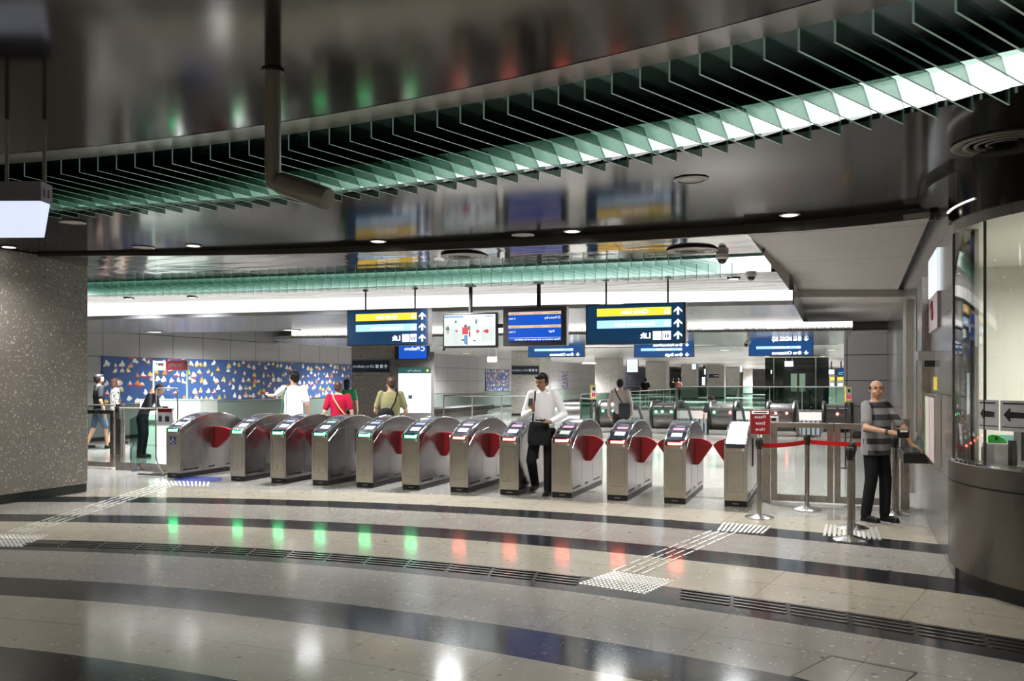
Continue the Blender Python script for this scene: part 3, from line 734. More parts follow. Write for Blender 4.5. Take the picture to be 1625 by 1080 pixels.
# ------------------------------------------------------------------ ticket gates
GX = [-9.87 + .0, -8.58, -7.81, -7.05, -6.27, -5.5, -4.73, -3.965, -3.2, -2.43, -1.67, -.905]   # right-hand sides
GY, GD, GW, GZ, GP = 10.8, 1.68, .285, .80, 1.03
def arch(t, lift=0):          # t along the depth 0..1 -> height of the arched top
    return GZ + lift + (GP - GZ) * (1 - abs(2 * t - 1) ** 2.1)
def make_gate(label, state, left=True, right=True, badge=False, access=False, blank=False, wide=False):
    t = thing('ticket_gate', label, 'ticket gate', (0, 0, 0), 0, 'ticket gates standing in a row')
    w = GW / 2
    N = 18; prof = [(0, .075)] + [(0, GZ - .0)] + [(GD * i / N, arch(i / N)) for i in range(1, N)] + [(GD, GZ), (GD, .075)]
    mb = MB(); mb.prism([(-w, y, z) for y, z in prof], (2 * w, 0, 0)); mb.build('cabinet', 'steel_side', t)
    mb = MB(); mb.bx(-w + .004, w - .004, .01, GD - .01, 0, .076); mb.build('plinth', 'black', t)
    mb = MB(); mb.bx(-.04, .04, -.001 + .006, .012, .03, .045); mb.build('plinth_plate', 'tube_grey', t)
    mb = MB(); mb.bx(-w, w, -.012, .0, .078, GZ - .035); p = mb.build('front_panel', 'steel', t, bevel=.003)
    # engraved outline of the service door
    mb = MB(); x, z0, z1 = w - .045, .19, GZ - .12; r = .02; pts = []
    for cx, cz, a in ((x - r, z1 - r, 0), (-x + r, z1 - r, 90), (-x + r, z0 + r, 180), (x - r, z0 + r, 270)):
        for k in range(5): an = R(a + k * 22.5); pts.append((cx + r * cos(an), -.0125, cz + r * sin(an)))
    mb.tube(pts, .0016, 4, closed=True); mb.build('door_outline', 'groove', p)
    mb = MB(); mb.bx(w - .065, w - .04, -.0145, -.0115, GZ - .085, GZ - .06); q = mb.build('badge', 'white', p)
    mb = MB(); mb.bx(w - .058, w - .047, -.0158, -.0144, GZ - .078, GZ - .067); mb.build('badge_mark', 'ink', q)
    # the dark arched cover with chrome rims, reader pad, display and end lamp
    def strip(y0, y1, x0, x1, up, th, name, m, n=10, par=t, smooth=30):
        mb = MB(); A = []; B = []
        tp = [(y0 + (y1 - y0) * i / n) for i in range(n + 1)]
        prof = [(y, arch(max(0, min(1, y / GD)), up + th)) for y in tp] + [(y, arch(max(0, min(1, y / GD)), up)) for y in reversed(tp)]
        mb.prism([(x0, y, z) for y, z in prof], (x1 - x0, 0, 0)); return mb.build(name, m, par, smooth=smooth)
    cov = strip(.035, GD - .035, -w + .022, w - .022, .0, .006, 'top_cover', 'white_metal' if blank else 'black_glass', 24)
    for s in (-1, 1):
        mb = MB(); mb.tube([(s * (w - .012), -.006, GZ - .03), (s * (w - .012), -.008, GZ - .005)] + [(s * (w - .012), GD * i / 24, arch(i / 24, .002)) for i in range(25)], .0135, 8); mb.build('chrome_rim', 'chrome', t, smooth=40)
        mb = MB(); mb.tube([(s * (w + .001), .02, GZ - .12), (s * (w + .001), .26, GZ + .04), (s * (w + .001), GD / 2, GZ + .1)], .002, 4); mb.build('side_seam', 'silver', t)
        mb = MB(); mb.prism([(s * w, .13, arch(.077) - .06), (s * w, .33, arch(.2) - .055), (s * w, .33, arch(.2) - .03), (s * w, .13, arch(.077) - .035)], (s * .003, 0, 0)); mb.build('vent_slot', 'black', t)
        for y0, y1 in ((.06, .42), (.66, .82), (1.12, 1.5)):
            mb = MB(); mb.prism([(s * w, y0, .115), (s * w, y1, .115), (s * w, y1, .14), (s * w, y0, .14)], (s * .003, 0, 0)); mb.build('vent_slot', 'black', t)
        for y in (.5, 1.08):
            mb = MB(); mb.bx(s * w - .001, s * w + .001, y - .002, y + .002, .09, .9); mb.build('panel_joint', 'groove', t)
    if blank:
        mb = MB(); mb.bx(-w + .03, w - .03, -.02, .02, GZ - .06, GZ - .002); mb.build('end_strip', 'black_glass', t, bevel=.006)
    else:
        mb = MB(); mb.bx(-w + .028, w - .028, -.022, .03, GZ - .052, GZ + .016); e = mb.build('lamp_housing', 'black_glass', t, bevel=.006)
        c1, c2 = ('led_green', 'led_green_core') if state == 'green' else ('led_red', 'led_red_core')
        mb = MB(); mb.prism([(-w + .062, -.0235, GZ - .034), (w - .05, -.0235, GZ - .034), (w - .036, -.0235, GZ + .006), (w - .056, -.0235, GZ + .006), (w - .064, -.0235, GZ - .008), (-w + .062, -.0235, GZ - .008)], (0, -.003, 0))
        mb.build('indicator_lamp', c2, e)
        mb = MB(); mb.prism([(-w + .05, -.0228, GZ - .042), (w - .042, -.0228, GZ - .042), (w - .03, -.0228, GZ + .012), (w - .06, -.0228, GZ + .012), (w - .07, -.0228, GZ - .0), (-w + .05, -.0228, GZ - .0)], (0, -.001, 0)); mb.build('indicator_halo', c1, e)
        strip(.1, .185, -w + .075, w - .07, .006, .006, 'reader_pad', 'reader', 6, cov)
        strip(.28, .35, -w + .07, w - .065, .006, .003, 'display', 'disp_green' if badge else 'disp_pink' if state == 'red' else 'disp_blue', 4, cov)
        strip(.40, .43, -w + .09, w - .08, .006, .003, 'display', 'disp_line', 3, cov)
    if access:
        mb = MB(); mb.bx(-.055, .055, -.0155, -.0125, .545, .675); s_ = mb.build('wheelchair_sign', 'bluemark', t)
        mb = MB(); ring(mb, (-.0, -.0165, .593), .028, .036, 20)
        mb.tube([(.002, -.017, .655), (.0, -.017, .615), (-.024, -.017, .612), (-.034, -.017, .582), (-.044, -.017, .586)], .004, 5); mb.ell((.004, -.017, .664), (.008, .002, .008)); mb.build('wheelchair_symbol', 'white', s_)
    L_ = .40 if wide else .235
    for s, on in ((-1, left), (1, right)):
        if not on:
            mb = MB(); mb.bx(s * w - .002 * s, s * w + .012 * s, .8, .84, .44, .82) if s > 0 else mb.bx(s * w - .012, s * w + .002, .8, .84, .44, .82); mb.build('flap_slot', 'black', t); continue
        y0 = .84; P = [(s * w, .80), (s * (w + L_ * .35), .8), (s * (w + L_ * .75), .765), (s * (w + L_), .715), (s * (w + L_ * .98), .69), (s * (w + .055), .44), (s * (w + .01), .43), (s * w, .44)]
        mb = MB(); mb.prism([(x, y0 - .028, z) for x, z in P], (0, .056, 0)); f = mb.build('barrier_flap', 'flap', t, bevel=.006)
    return t
names = [
 'wheelchair-wide ticket gate with a blue disabled sign, leftmost of the row', 'ticket gate right of the wide wheelchair lane, green lamp lit',
 'third green-lit ticket gate from the left, below the man in the white polo', 'green-lit ticket gate with two green display bars and a shiny front panel',
 'green-lit ticket gate in front of the dark granite pillar', 'last green-lit ticket gate, next to the first red-lit one',
 'first red-lit ticket gate after the green ones', 'red-lit ticket gate standing left of the walking man in the white shirt',
 'red-lit ticket gate standing right of the walking man in the white shirt', 'red-lit ticket gate in line with the man in grey at the escalators',
 'last red-lit ticket gate before the unlit end gate', 'unlit end ticket gate with a plain pale metal top, beside the red sign stand']
for i, x in enumerate(GX):
    g = make_gate(names[i], 'green' if i < 6 else 'red', left=i not in (0, 4, 8), right=i not in (3, 7, 11), badge=i == 3, access=i == 0, blank=i == 11, wide=i == 0)
    g.location = (x - GW / 2, GY, 0)

# ------------------------------------------------------------------ hanging signs and screens
def hang_pole(mb, x, y, z0, r=.012):
    z1 = ceil2_z(x, y) if y < 13.3 else 2.8
    mb.lathe([(r, z0), (r, z1)], 10, (x, y, 0)); mb.lathe([(r * 3, z1 - .012), (r * 3, z1)], 14, (x, y, 0))
def icon_train(mb, x, y, z, s):
    ring(mb, (x, y, z), s * .36, s * .5, 18)
    mb.add([(x - s * .5, y, z - s * .5), (x - s * .28, y, z - s * .5), (x - s * .28, y, z), (x - s * .5, y, z)], [(0, 1, 2, 3)]); mb.add([(x + s * .28, y, z - s * .5), (x + s * .5, y, z - s * .5), (x + s * .5, y, z), (x + s * .28, y, z)], [(0, 1, 2, 3)])
    mb.add([(x - s * .3, y, z - s * .42), (x + s * .3, y, z - s * .42), (x + s * .3, y, z - s * .2), (x - s * .3, y, z - s * .2)], [(0, 1, 2, 3)])
def line_sign(label, x0, x1, z0, z1, y, poles):
    t = thing('wayfinding_sign', label, 'sign', ((x0 + x1) / 2, y, 0)); w = (x1 - x0) / 2; h = z1 - z0; F = -.073
    mb = MB(); mb.bx(-w, w, -.07, .07, z0, z1); mb.build('housing', 'frame_dark', t, bevel=.004)
    mb = MB(); mb.bx(-w + .022, w - .03, -.0725, -.069, z0 + .016, z1 - .016); fc = mb.build('face_panel', 'navy', t)
    bx0, bx1 = -w + .17 * 1.0, w - .20
    def row(k): return z1 - h * (.205, .505, .80)[k]
    bh = h * .098
    for k, m, s in ((0, 'yellow', 'Circle Line'), (1, 'lightblue', 'Downtown Line')):
        z = row(k); mb = MB(); mb.bx(bx0, bx1, F - .002, F + .002, z - bh, z + bh); b = mb.build('colour_band', m, fc)
        mb = MB(); mtext(mb, s, .088, (bx0 + bx1) / 2 + (.13 if k == 0 else .3) * .6 + (.0), F - .0045, z - .03, 'c' if 0 else 'l', .003) if 0 else mtext(mb, s, .088, (bx0 + bx1) / 2 + .02, F - .0045, z - .028, 'c', .003)
        icon_train(mb, bx1 - .06, F - .0045, z, .075); mb.build('lettering', 'signwhite', b)
    mb = MB(); z = row(2); mtext(mb, 'Lift', .115, bx1 - .29, F - .004, z - .038, 'l', .0035)
    for xc in (bx1 - .20, bx1 - .065):
        s = .06; mb.add([(xc - s, F - .0035, z - s), (xc + s, F - .0035, z - s), (xc + s, F - .0035, z + s), (xc - s, F - .0035, z + s)], [(0, 1, 2, 3)])
    for k in range(3): arrow(mb, w - .105, F - .004, row(k), .115)
    l = mb.build('lettering', 'signwhite', fc)
    mb = MB(); xc = bx1 - .065; [mb.bx(xc + d - .005, xc + d + .005, F - .006, F - .0045, z - .035, z + .04) for d in (-.045, .045)]
    for d in (-.018, .018): mb.ell((xc + d, F - .006, z + .028), (.008, .001, .008)); mb.bx(xc + d - .01, xc + d + .01, F - .006, F - .0045, z - .035, z + .015)
    mb.build('lift_icon', 'navy', fc)
    mb = MB(); xc = bx1 - .20; ring(mb, (xc - .004, F - .006, z - .014), .022, .03, 16); mb.tube([(xc + .006, F - .006, z + .03), (xc + .002, F - .006, z), (xc - .018, F - .006, z - .004), (xc - .03, F - .006, z - .034)], .005, 5); mb.build('wheelchair_icon', 'lightblue', fc)
    for px in poles:
        mb = MB(); hang_pole(mb, px - (x0 + x1) / 2, 0, z1 - .01); 
        mb = MB(); zt = ceil2_z(px, y); mb.lathe([(.013, z1 - .01), (.013, zt)], 10, (px - (x0 + x1) / 2, 0, 0)); mb.lathe([(.045, zt - .012), (.045, zt)], 14, (px - (x0 + x1) / 2, 0, 0)); mb.build('hanging_rod', 'dark', t, smooth=40)
    return t
SY = 11.82
line_sign('blue hanging sign with yellow and light blue line bands, left of the two screens', -7.31, -5.83, 2.155, 2.735, SY, (-7.0, -6.1))
line_sign('blue hanging sign with yellow and light blue line bands, right of the two screens', -3.27, -1.82, 2.12, 2.70, SY, (-2.98, -2.08))

t = thing('gate_camera_screen', 'black-framed hanging screen showing people passing red-flapped gates', 'screen', (-5.135, SY, 0))
mb = MB(); mb.bx(-.455, .455, -.045, .03, 2.10, 2.64); mb.build('bezel', 'black', t, bevel=.006)
mb = MB(); mb.bx(-.43, .43, -.047, -.044, 2.135, 2.612); sc = mb.build('screen', 'cctv_screen', t)
Fy = -.049
def pic(m, shapes):
    for s in shapes:
        mb = MB()
        if len(s) == 4: x0, x1, z0, z1 = s; mb.add([(x0, Fy, z0), (x1, Fy, z0), (x1, Fy, z1), (x0, Fy, z1)], [(0, 1, 2, 3)])
        else: n = len(s) // 2; mb.add([(s[2 * i], Fy, s[2 * i + 1]) for i in range(n)], [tuple(range(n))])
        mb.build('picture', m, sc)
    globals()['Fy'] = Fy - .0008
pic('pic_grey', [(-.42, -.1, 2.14, 2.5), (.2, .42, 2.2, 2.42), (.1, .18, 2.3, 2.55), (.2, .25, 2.18, 2.36), (-.28, -.2, 2.14, 2.4)])
pic('pic_blue', [(-.43, -.1, 2.57, 2.6), (.26, .4, 2.575, 2.59), (-.09, -.03, 2.16, 2.3), (-.06, -.03, 2.145, 2.2)])
pic('pic_dark', [(-.245, -.215, 2.49, 2.53), (.1, .125, 2.47, 2.54), (-.09, -.04, 2.42, 2.455), (-.4, -.34, 2.38, 2.43), (-.13, -.09, 2.21, 2.235), (.06, .11, 2.2, 2.22)])
pic('pic_skin', [(-.375, -.355, 2.43, 2.46), (-.08, -.05, 2.455, 2.475), (-.385, -.345, 2.32, 2.38)])
pic('pic_green', [(-.03, .02, 2.37, 2.44), (-.395, -.345, 2.39, 2.425)])
pic('pic_red', [(-.12, -.02, 2.31, 2.42), (-.01, .02, 2.27, 2.36), (-.22, 2.34, -.245, 2.375, -.2, 2.38, -.19, 2.365), (.12, 2.32, .12, 2.385, .18, 2.355), (.22, 2.355, .3, 2.32, .33, 2.35, .3, 2.385)])
mb = MB(); zt = ceil2_z(-5.13, SY); mb.lathe([(.03, 2.62), (.03, zt)], 12, (.0, 0, 0)); mb.lathe([(.085, zt - .012), (.085, zt)], 16); mb.build('hanging_pole', 'dark', t, smooth=40)
mb = MB(); mb.ell((-.45, -.02, 2.085), (.025, .025, .025)); mb.build('cable_gland', 'black', t, smooth=40)

t = thing('train_times_screen', 'dark-framed hanging screen with peach and blue train times', 'screen', (-4.07, SY, 0))
mb = MB(); mb.bx(-.505, .505, -.06, .06, 2.115, 2.70); mb.build('bezel', mat('charcoal_bezel', (.05, .048, .048), .45), t, bevel=.008)
mb = MB(); mb.bx(-.415, .42, -.063, -.059, 2.19, 2.635); sc = mb.build('screen', 'screen_blue', t)
for z in (2.605, 2.405):
    mb = MB(); mb.bx(-.415, .42, -.065, -.062, z - .02, z + .022); mb.build('peach_band', 'screen_peach', sc)
mb = MB()
for z, a in ((2.53, 'Marina Bay'), (2.33, 'Bugis')):
    mtext(mb, a, .045, .36 if a == 'Marina Bay' else .32, -.066, z - .012, 'l', .001); mtext(mb, '5 mins', .04, -.3, -.066, z - .012, 'l', .001)
ring(mb, (.39, -.066, 2.535), .012, .02, 12); mb.bx(-.41, .415, -.0655, -.064, 2.236, 2.24)
mtext(mb, 'Please move in to the centre of the platform', .04, .41, -.066, 2.2, 'l', .001)
mb.build('lettering', 'screen_white', sc)
mb = MB()
for z in (2.595, 2.395): mtext(mb, 'Platform A', .034, .39, -.067, z, 'l'); mtext(mb, 'Circle Line', .03, .12, -.067, z, 'l'); mtext(mb, 'Arriving in', .034, -.24, -.067, z, 'l')
mb.build('lettering', mat('brown_print', (.3, .12, .04), .6), sc)
mb = MB(); zt = ceil2_z(-4.05, SY); mb.lathe([(.034, 2.69), (.03, zt)], 12, (.05, 0, 0)); mb.lathe([(.085, zt - .012), (.085, zt)], 16, (.05, 0, 0)); mb.build('hanging_pole', 'dark', t, smooth=40)
mb = MB(); mb.bx(-.6, -.5, -.03, .03, 2.4, 2.46); mb.build('bracket', 'black', t)

# smaller signs farther back
def far_sign(label, u0, u1, v0, v1, Y, rows, z_ceil, poles=2, skew=0, back=.1):
    a, b = aty(u0, v1, Y), aty(u1, v0, Y); x0, x1, z0 = a.x, b.x, a.z; z1 = b.z; w = (x1 - x0) / 2; h = z1 - z0
    t = thing('wayfinding_sign', label, 'sign', ((x0 + x1) / 2, Y, 0))
    mb = MB(); mb.bx(-w, w, 0, back, z0, z1); mb.build('housing', 'frame_dark', t)
    mb = MB(); mb.bx(-w + .02, w - .02, -.004, 0, z0 + .015, z1 - .015); fc = mb.build('face_panel', 'navy_far', t)
    for z, kind, s, sz in rows:
        zz = z0 + h * z
        if kind in ('yellow', 'lightblue'):
            mb = MB(); mb.bx(-w * .76, w * .62, -.008, -.004, zz - h * .055, zz + h * .055); b_ = mb.build('colour_band', kind, fc)
            mb = MB(); mtext(mb, s, h * .1, 0, -.01, zz - h * .03, 'c', .003); mb.bx(w * .5, w * .6, -.0105, -.009, zz - h * .04, zz + h * .04); mb.build('lettering', 'signwhite', b_)
        else:
            mb = MB(); mtext(mb, s, sz * h, w * .5, -.008, zz - sz * h * .33, 'l', .006); disc(mb, (w * .58, -.0085, zz), sz * h * .42, 14, 'y'); arrow(mb, w * .78, -.0085, zz, sz * h * .95, True); mb.build('lettering', 'signwhite', fc)
    for i in range(poles):
        px = (-w + 2 * w * (i + .5) / poles); mb = MB(); mb.lathe([(.018, z1), (.018, z_ceil)], 8, (px, .05, 0)); mb.build('hanging_rod', 'dark', t)
    return t
far_sign('blue hanging sign on the right above the lift shaft, yellow band over light blue band', 1188, 1291, 524, 565, 20.2,
         [(.87, 'yellow', 'Circle Line', .1), (.66, 'w', 'to Marina Bay', .17), (.34, 'lightblue', 'Downtown Line', .1), (.12, 'w', 'to Chinatown', .17)], 2.57, 4)
far_sign('blue hanging sign partly hidden behind the dark-framed train times screen', 838, 927, 531, 567, 21.5,
         [(.87, 'yellow', 'Circle Line', .1), (.66, 'w', 'to Marina Bay', .17), (.34, 'lightblue', 'Downtown Line', .1), (.12, 'w', 'to Chinatown', .17)], 2.57, 3)
far_sign('blue hanging sign half covered by the right-hand line sign, text ending in Bugis', 1006, 1101, 527, 567, 21.0,
         [(.72, 'w', 'to Tampines', .15), (.5, 'w', 'to HarbourFront', .15), (.32, 'lightblue', 'Downtown Line', .1), (.1, 'w', 'to Bugis', .17)], 2.57, 2)
t = thing('notice_screen', 'blue screen on the dark pillar just under the left line sign', 'screen', (-10.72, 19.55, 0))
a, b = aty(633, 569, 19.5), aty(679, 540, 19.5)
t.location = ((a.x + b.x) / 2, 19.5, 0); w = (b.x - a.x) / 2
mb = MB(); mb.bx(-w - .12, w, 0, .12, a.z - .02, 2.6); mb.build('bezel', 'black', t)
mb = MB(); mb.bx(-w, w - .03, -.004, 0, a.z, 2.55); sc = mb.build('screen', 'screen_blue', t)
mb = MB(); mtext(mb, 'Platform', .13, w * .45, -.008, a.z + .22, 'l', .006); mtext(mb, 'C', .16, w * .8, -.008, a.z + .2, 'l', .01); mb.build('lettering', 'screen_white', sc)

def plate(label, u0, u1, v0, v1, Y, s):
    a, b = aty(u0, v1, Y), aty(u1, v0, Y); w = (b.x - a.x) / 2; zc = (a.z + b.z) / 2; h = b.z - a.z
    t = thing('wayfinding_plate', label, 'sign', ((a.x + b.x) / 2, Y, 0))
    mb = MB(); mb.bx(-w, w, -.03, 0, a.z, b.z); pl = mb.build('plate', 'navy_unlit', t)
    mb = MB(); mtext(mb, s, h * .34, w * .22, -.033, zc - h * .1, 'l', .002); arrow(mb, w * .83, -.033, zc, h * .36)
    for k in (.6, .36): mb.bx(w * k - h * .13, w * k + h * .13, -.0335, -.032, zc - h * .14, zc + h * .14)
    mb.build('lettering', 'signdim', pl); return t
plate('dark plate reading Lift to platform on the dark granite pillar', 560, 618, 571.5, 590.5, 19.99, 'Lift to platform')
plate('small dark plate reading Lift to platform on the pale pillar above the white-shirted man', 812.5, 855, 580.5, 594, 34.69, 'Lift to platform')
plate('tiny dark plate on a far pillar left of the lift shaft', 1125, 1141, 593, 599, 74.98, 'Lift')

# lit map on the side of the dark pillar, turned towards the gates
t = thing('map_lightbox', 'glowing pale street map lightbox on the corner of the dark granite pillar', 'map', (-10.9, 20.05, 0), 0)
p0, p1 = Vector((-10.86, 19.74)), Vector((-9.91, 20.19)); d = (p1 - p0).normalized(); rz = atan2(d.y, d.x); Lw = (p1 - p0).length
t.location = (p0.x, p0.y, 0); t.rotation_euler.z = rz
zt, zb = aty(655, 583, 20.1).z, .72
mb = MB(); mb.bx(0, Lw + .06, 0, .22, .0, 2.36); mb.build('cabinet', 'frame_dark', t)
mb = MB(); mb.bx(.15, Lw - .03, -.006, 0, zb, zt - .16); mp = mb.build('map_face', 'maplit', t)
mb = MB(); mb.bx(.15, Lw - .03, -.006, 0, zt - .16, zt); hd = mb.build('header', 'teal', t)
mb = MB(); mtext(mb, 'Locality Map', .07, Lw - .3, -.008, zt - .105, 'l', .001); mb.build('lettering', 'signdim', hd)
mb = MB(); mb.add([(Lw - .16, -.008, zt - .08), (Lw - .12, -.008, zt - .12), (Lw - .08, -.008, zt - .08), (Lw - .12, -.008, zt - .04)], [(0, 1, 2, 3)]); mb.build('yellow_mark', 'yellow', hd)
mb = MB(); random.seed(3)
for i in range(26):
    x = random.uniform(.2, Lw - .15); z = random.uniform(zb + .35, zt - .3); a = random.choice((.5, .5, -1.05, -1.05, .1)); l = random.uniform(.1, .35)
    x2, z2 = min(max(x + cos(a) * l, .17), Lw - .06), min(max(z + sin(a) * l, zb + .3), zt - .2)
    mb.tube([(x, -.008, z), (x2, -.008, z2)], .004, 4)
for i in range(5): mb.tube([(.2 + i * .13, -.008, zb + .06), (.2 + i * .13, -.008, zb + .25)], .004, 4)
mb.build('street_lines', 'mapline', mp)
mb = MB(); mb.bx(.42, .53, -.009, -.007, zb + .38, zb + .48); mb.build('dark_square', 'pic_dark', mp)

# ------------------------------------------------------------------ steel fences beside the gates
def frame(mb, x0, x1, z0, z1, w, y0=-.025, y1=.025):
    mb.bx(x0 + w, x1 - w, y0, y1, z0, z0 + w * 1.1); mb.bx(x0 + w, x1 - w, y0, y1, z1 - w * .9, z1); mb.bx(x0, x0 + w, y0, y1, z0, z1); mb.bx(x1 - w, x1, y0, y1, z0, z1)
t = thing('swing_gate', 'wide steel-framed glass swing gate behind the barrier posts', 'gate', (0, 11.39, 0), 0, 'steel glass swing gates')
x0, x1 = aty(1224, 0, 11.39).x, aty(1322.5, 0, 11.39).x
mb = MB(); frame(mb, x0, x1, .03, 1.05, .075); mb.build('frame', 'steel_fence', t, bevel=.004)
mb = MB(); mb.bx(x0 + .07, x1 - .07, -.006, .006, .09, 1.0); mb.build('glass_pane', 'glass', t)
x2, x3 = aty(1324, 0, 11.39).x, aty(1414, 0, 11.39).x
t = thing('swing_gate', 'second steel-framed glass swing gate, behind the man in the striped shirt', 'gate', (0, 11.39, 0), 0, 'steel glass swing gates')
mb = MB(); frame(mb, x2, x3, .03, 1.05, .075); mb.build('frame', 'steel_fence', t, bevel=.004)
mb = MB(); mb.bx(x2 + .07, x3 - .07, -.006, .006, .09, 1.0); mb.build('glass_pane', 'glass', t)
def slab_post(label, u0, u1, z, d=.28):
    a, b = aty(u0, 0, 11.37).x, aty(u1, 0, 11.37).x; mb = MB(); mb.bx(a, b, 11.36, 11.36 + d, 0, z)
    return tag(mb.build('fence_post', 'steel_fence', bevel=.004), label, 'post')
slab_post('broad dark steel fence post just right of the end ticket gate', 1209, 1222, 1.06)
slab_post('steel fence post right of the striped-shirt man', 1416, 1427, 1.08, .08)
slab_post('tall broad steel fence post against the ticket office wall', 1429, 1443.5, 1.12, .2)
t = thing('latch_box', 'small pale latch box on top of the broad steel fence post', 'box', (aty(1228, 0, 11.4).x, 11.4, 1.05))
mb = MB(); mb.bx(-.06, .06, -.03, .05, .0, .07); mb.build('box', 'camw', t, bevel=.004); mb = MB(); mb.bx(-.03, .03, -.033, -.03, .015, .055); mb.build('button_plate', 'ink', t)

t = thing('fence_gate', 'steel-framed glass side gate next to the big granite pillar', 'gate', (0, 11.5, 0))
x0, x1 = -12.75, aty(181.5, 0, 11.5).x
mb = MB(); frame(mb, x0, x1, .03, 1.06, .08); mb.build('frame', 'steel_fence', t, bevel=.004)
mb = MB(); mb.bx(x0 + .07, x1 - .07, -.006, .006, .1, 1.0); mb.build('glass_pane', 'glass', t)
mb = MB(); mb.tube([(x0, 0, 1.15), (x1, 0, 1.15)], .014, 8); mb.build('top_rail', 'tube_grey', t)
a, b = aty(183, 0, 11.45).x, aty(191.5, 0, 11.45).x
t = thing('fence_post', 'steel fence post carrying a small keypad, left of the gates', 'post', ((a + b) / 2, 11.5, 0)); w = (b - a) / 2
mb = MB(); mb.bx(-w, w, -.05, .05, 0, 1.17); mb.build('post', 'steel_fence', t, bevel=.004)
mb = MB(); mb.bx(-w * .9, w * .9, -.075, -.05, .9, 1.12); k_ = mb.build('keypad', 'exit_box', t, bevel=.003); mb = MB(); mb.bx(-w * .35, w * .35, -.078, -.075, 1.03, 1.09); mb.build('keypad_screen', 'ink', k_)
t = thing('glass_fence', 'dark glass fence on a steel kick plate left of the wheelchair gate', 'fence', (0, 11.45, 0))
x0, x1 = aty(193, 0, 11.45).x, -10.2
mb = MB(); mb.bx(x0, x1, -.03, .03, 0, .13); mb.build('kick_plate', 'steel_fence', t)
mb = MB(); gx = aty(206, 0, 11.45).x; mb.prism([(gx, 0, .13), (aty(246, 0, 11.45).x, 0, .13), (aty(246, 0, 11.45).x, 0, 1.0), (gx + .22, 0, 1.0), (gx, 0, .9)], (0, .012, 0)); mb.build('glass_pane', 'glass_green', t)
mb = MB(); mb.bx(aty(246, 0, 11.45).x + .02, x1, 0, .012, .13, 1.0); mb.build('glass_pane', 'glass', t)
mb = MB(); mb.tube([(x0, -.02, 1.1), (aty(277, 0, 11.45).x, -.02, 1.1)], .014, 8); mb.build('top_rail', 'tube_grey', t)
mb = MB(); mb.lathe([(.018, 0), (.018, 1.06)], 10, (x0 + .03, 0, 0)); mb.build('chrome_post', 'chrome', t, smooth=40)

# bag size gauge
p = at(262, 752); t = thing('bag_size_gauge', 'tubular steel frame with a red and white bag size notice beside the wheelchair gate', 'sign stand', (-10.42, 11.08, 0))
def U(u): return (u - 257) / FPX * 14.1
mb = MB(); x0, x1 = U(235.5), U(279); r = .05; zt = 1.46
pth = [(x0 + .2, -.05, .02), (x0 + .02, 0, .22), (x0, 0, .3), (x0, 0, zt - r)] + [(x0 + r - r * cos(R(a)), 0, zt - r + r * sin(R(a))) for a in (22, 45, 67, 90)] + [(x1 - r + r * sin(R(a)), 0, zt - r + r * cos(R(a))) for a in (0, 22, 45, 67, 90)] + [(x1, 0, .03)]
mb.tube(pth, .014, 10); mb.build('tube_frame', 'silver', t, smooth=40)
mb = MB(); mb.bx(U(213), U(262), -.16, -.08, 0, .02); mb.bx(U(226), U(270), .03, .1, 0, .02); mb.build('base_bar', 'dark', t)
mb = MB(); mb.bx(U(241), U(271.5), -.03, -.018, .86, 1.12); bd = mb.build('notice_board', 'paper', t)
mb = MB(); mb.bx(U(242.5), U(270), -.034, -.03, 1.06, 1.125); mb.build('red_header', 'red_board', bd)
mb = MB()
for uc, k in ((247, 0), (260, 1)):
    mb = MB(); mb.bx(U(uc - 3), U(uc + 3 + k * 2), -.034, -.031, .90, .99); mb.bx(U(uc - 1), U(uc + 1), -.034, -.031, .985, 1.005)
    mb.build('bag_pictogram', M.setdefault('bag_print', mat('bag_print', (.03, .035, .06), .6) if 'bag_print' not in M else M['bag_print']), bd)
mb = MB(); mb.bx(U(247), U(276), -.008, .008, 1.12, 1.36); mb.build('clear_sleeve', 'glass', t)

# white customer counter with a red and white hanging board
Yc = 15.9; a, b = aty(222, 660, Yc), aty(318, 633, Yc)
t = thing('service_counter', 'white service counter with glass-edged top under the red Security board', 'counter', ((a.x + b.x) / 2, Yc, 0)); w = (b.x - a.x) / 2
mb = MB(); mb.bx(-w, w, 0, .6, .62, 1.12); mb.bx(-w + .1, w - .1, .1, .5, 0, .62); mb.build('counter_body', 'counter', t, bevel=.01)
mb = MB(); mb.bx(-w - .01, w + .01, -.02, .62, 1.12, 1.135); mb.build('glass_top', 'fin_edge', t)
t = thing('counter_board', 'red and white board lettered Security held up on two glass posts', 'sign', ((a.x + b.x) / 2, Yc, 0))
def Uc(u): return aty(u, 0, Yc).x - (a.x + b.x) / 2
zz = lambda v: aty(271, v, Yc).z
mb = MB(); [mb.bx(Uc(u) - .02, Uc(u) + .02, .0, .03, 1.14, zz(571)) for u in (243.5, 296.5)]; mb.build('post', 'fin_edge', t)
mb = MB(); mb.bx(Uc(245), Uc(264), -.02, 0, zz(587), zz(572)); wpn = mb.build('white_panel', 'counter', t)
mb = MB(); mb.bx(Uc(264), Uc(297.5), -.02, 0, zz(587), zz(572)); rp = mb.build('red_panel', 'red_board', t)
mb = MB(); mtext(mb, 'Security', .14, Uc(292), -.024, zz(581.5), 'l', .002); mb.build('lettering', 'white', rp)
mb = MB(); mtext(mb, 'SMRT', .1, Uc(261), -.024, zz(580.5), 'l', .004); mb.build('lettering', 'red_board', wpn)

# cable and wheelie frame by the fence
mb = MB(); mb.tube([(-11.45, 11.40, .5), (-11.52, 11.39, .35), (-11.5, 11.39, .18), (-11.42, 11.39, .12), (-11.36, 11.36, .02), (-11.3, 11.2, .012)], .009, 6); tag(mb.build('blue_cable', 'bluemark', smooth=40), 'loose blue cable looping down beside the dark glass fence', 'cable')

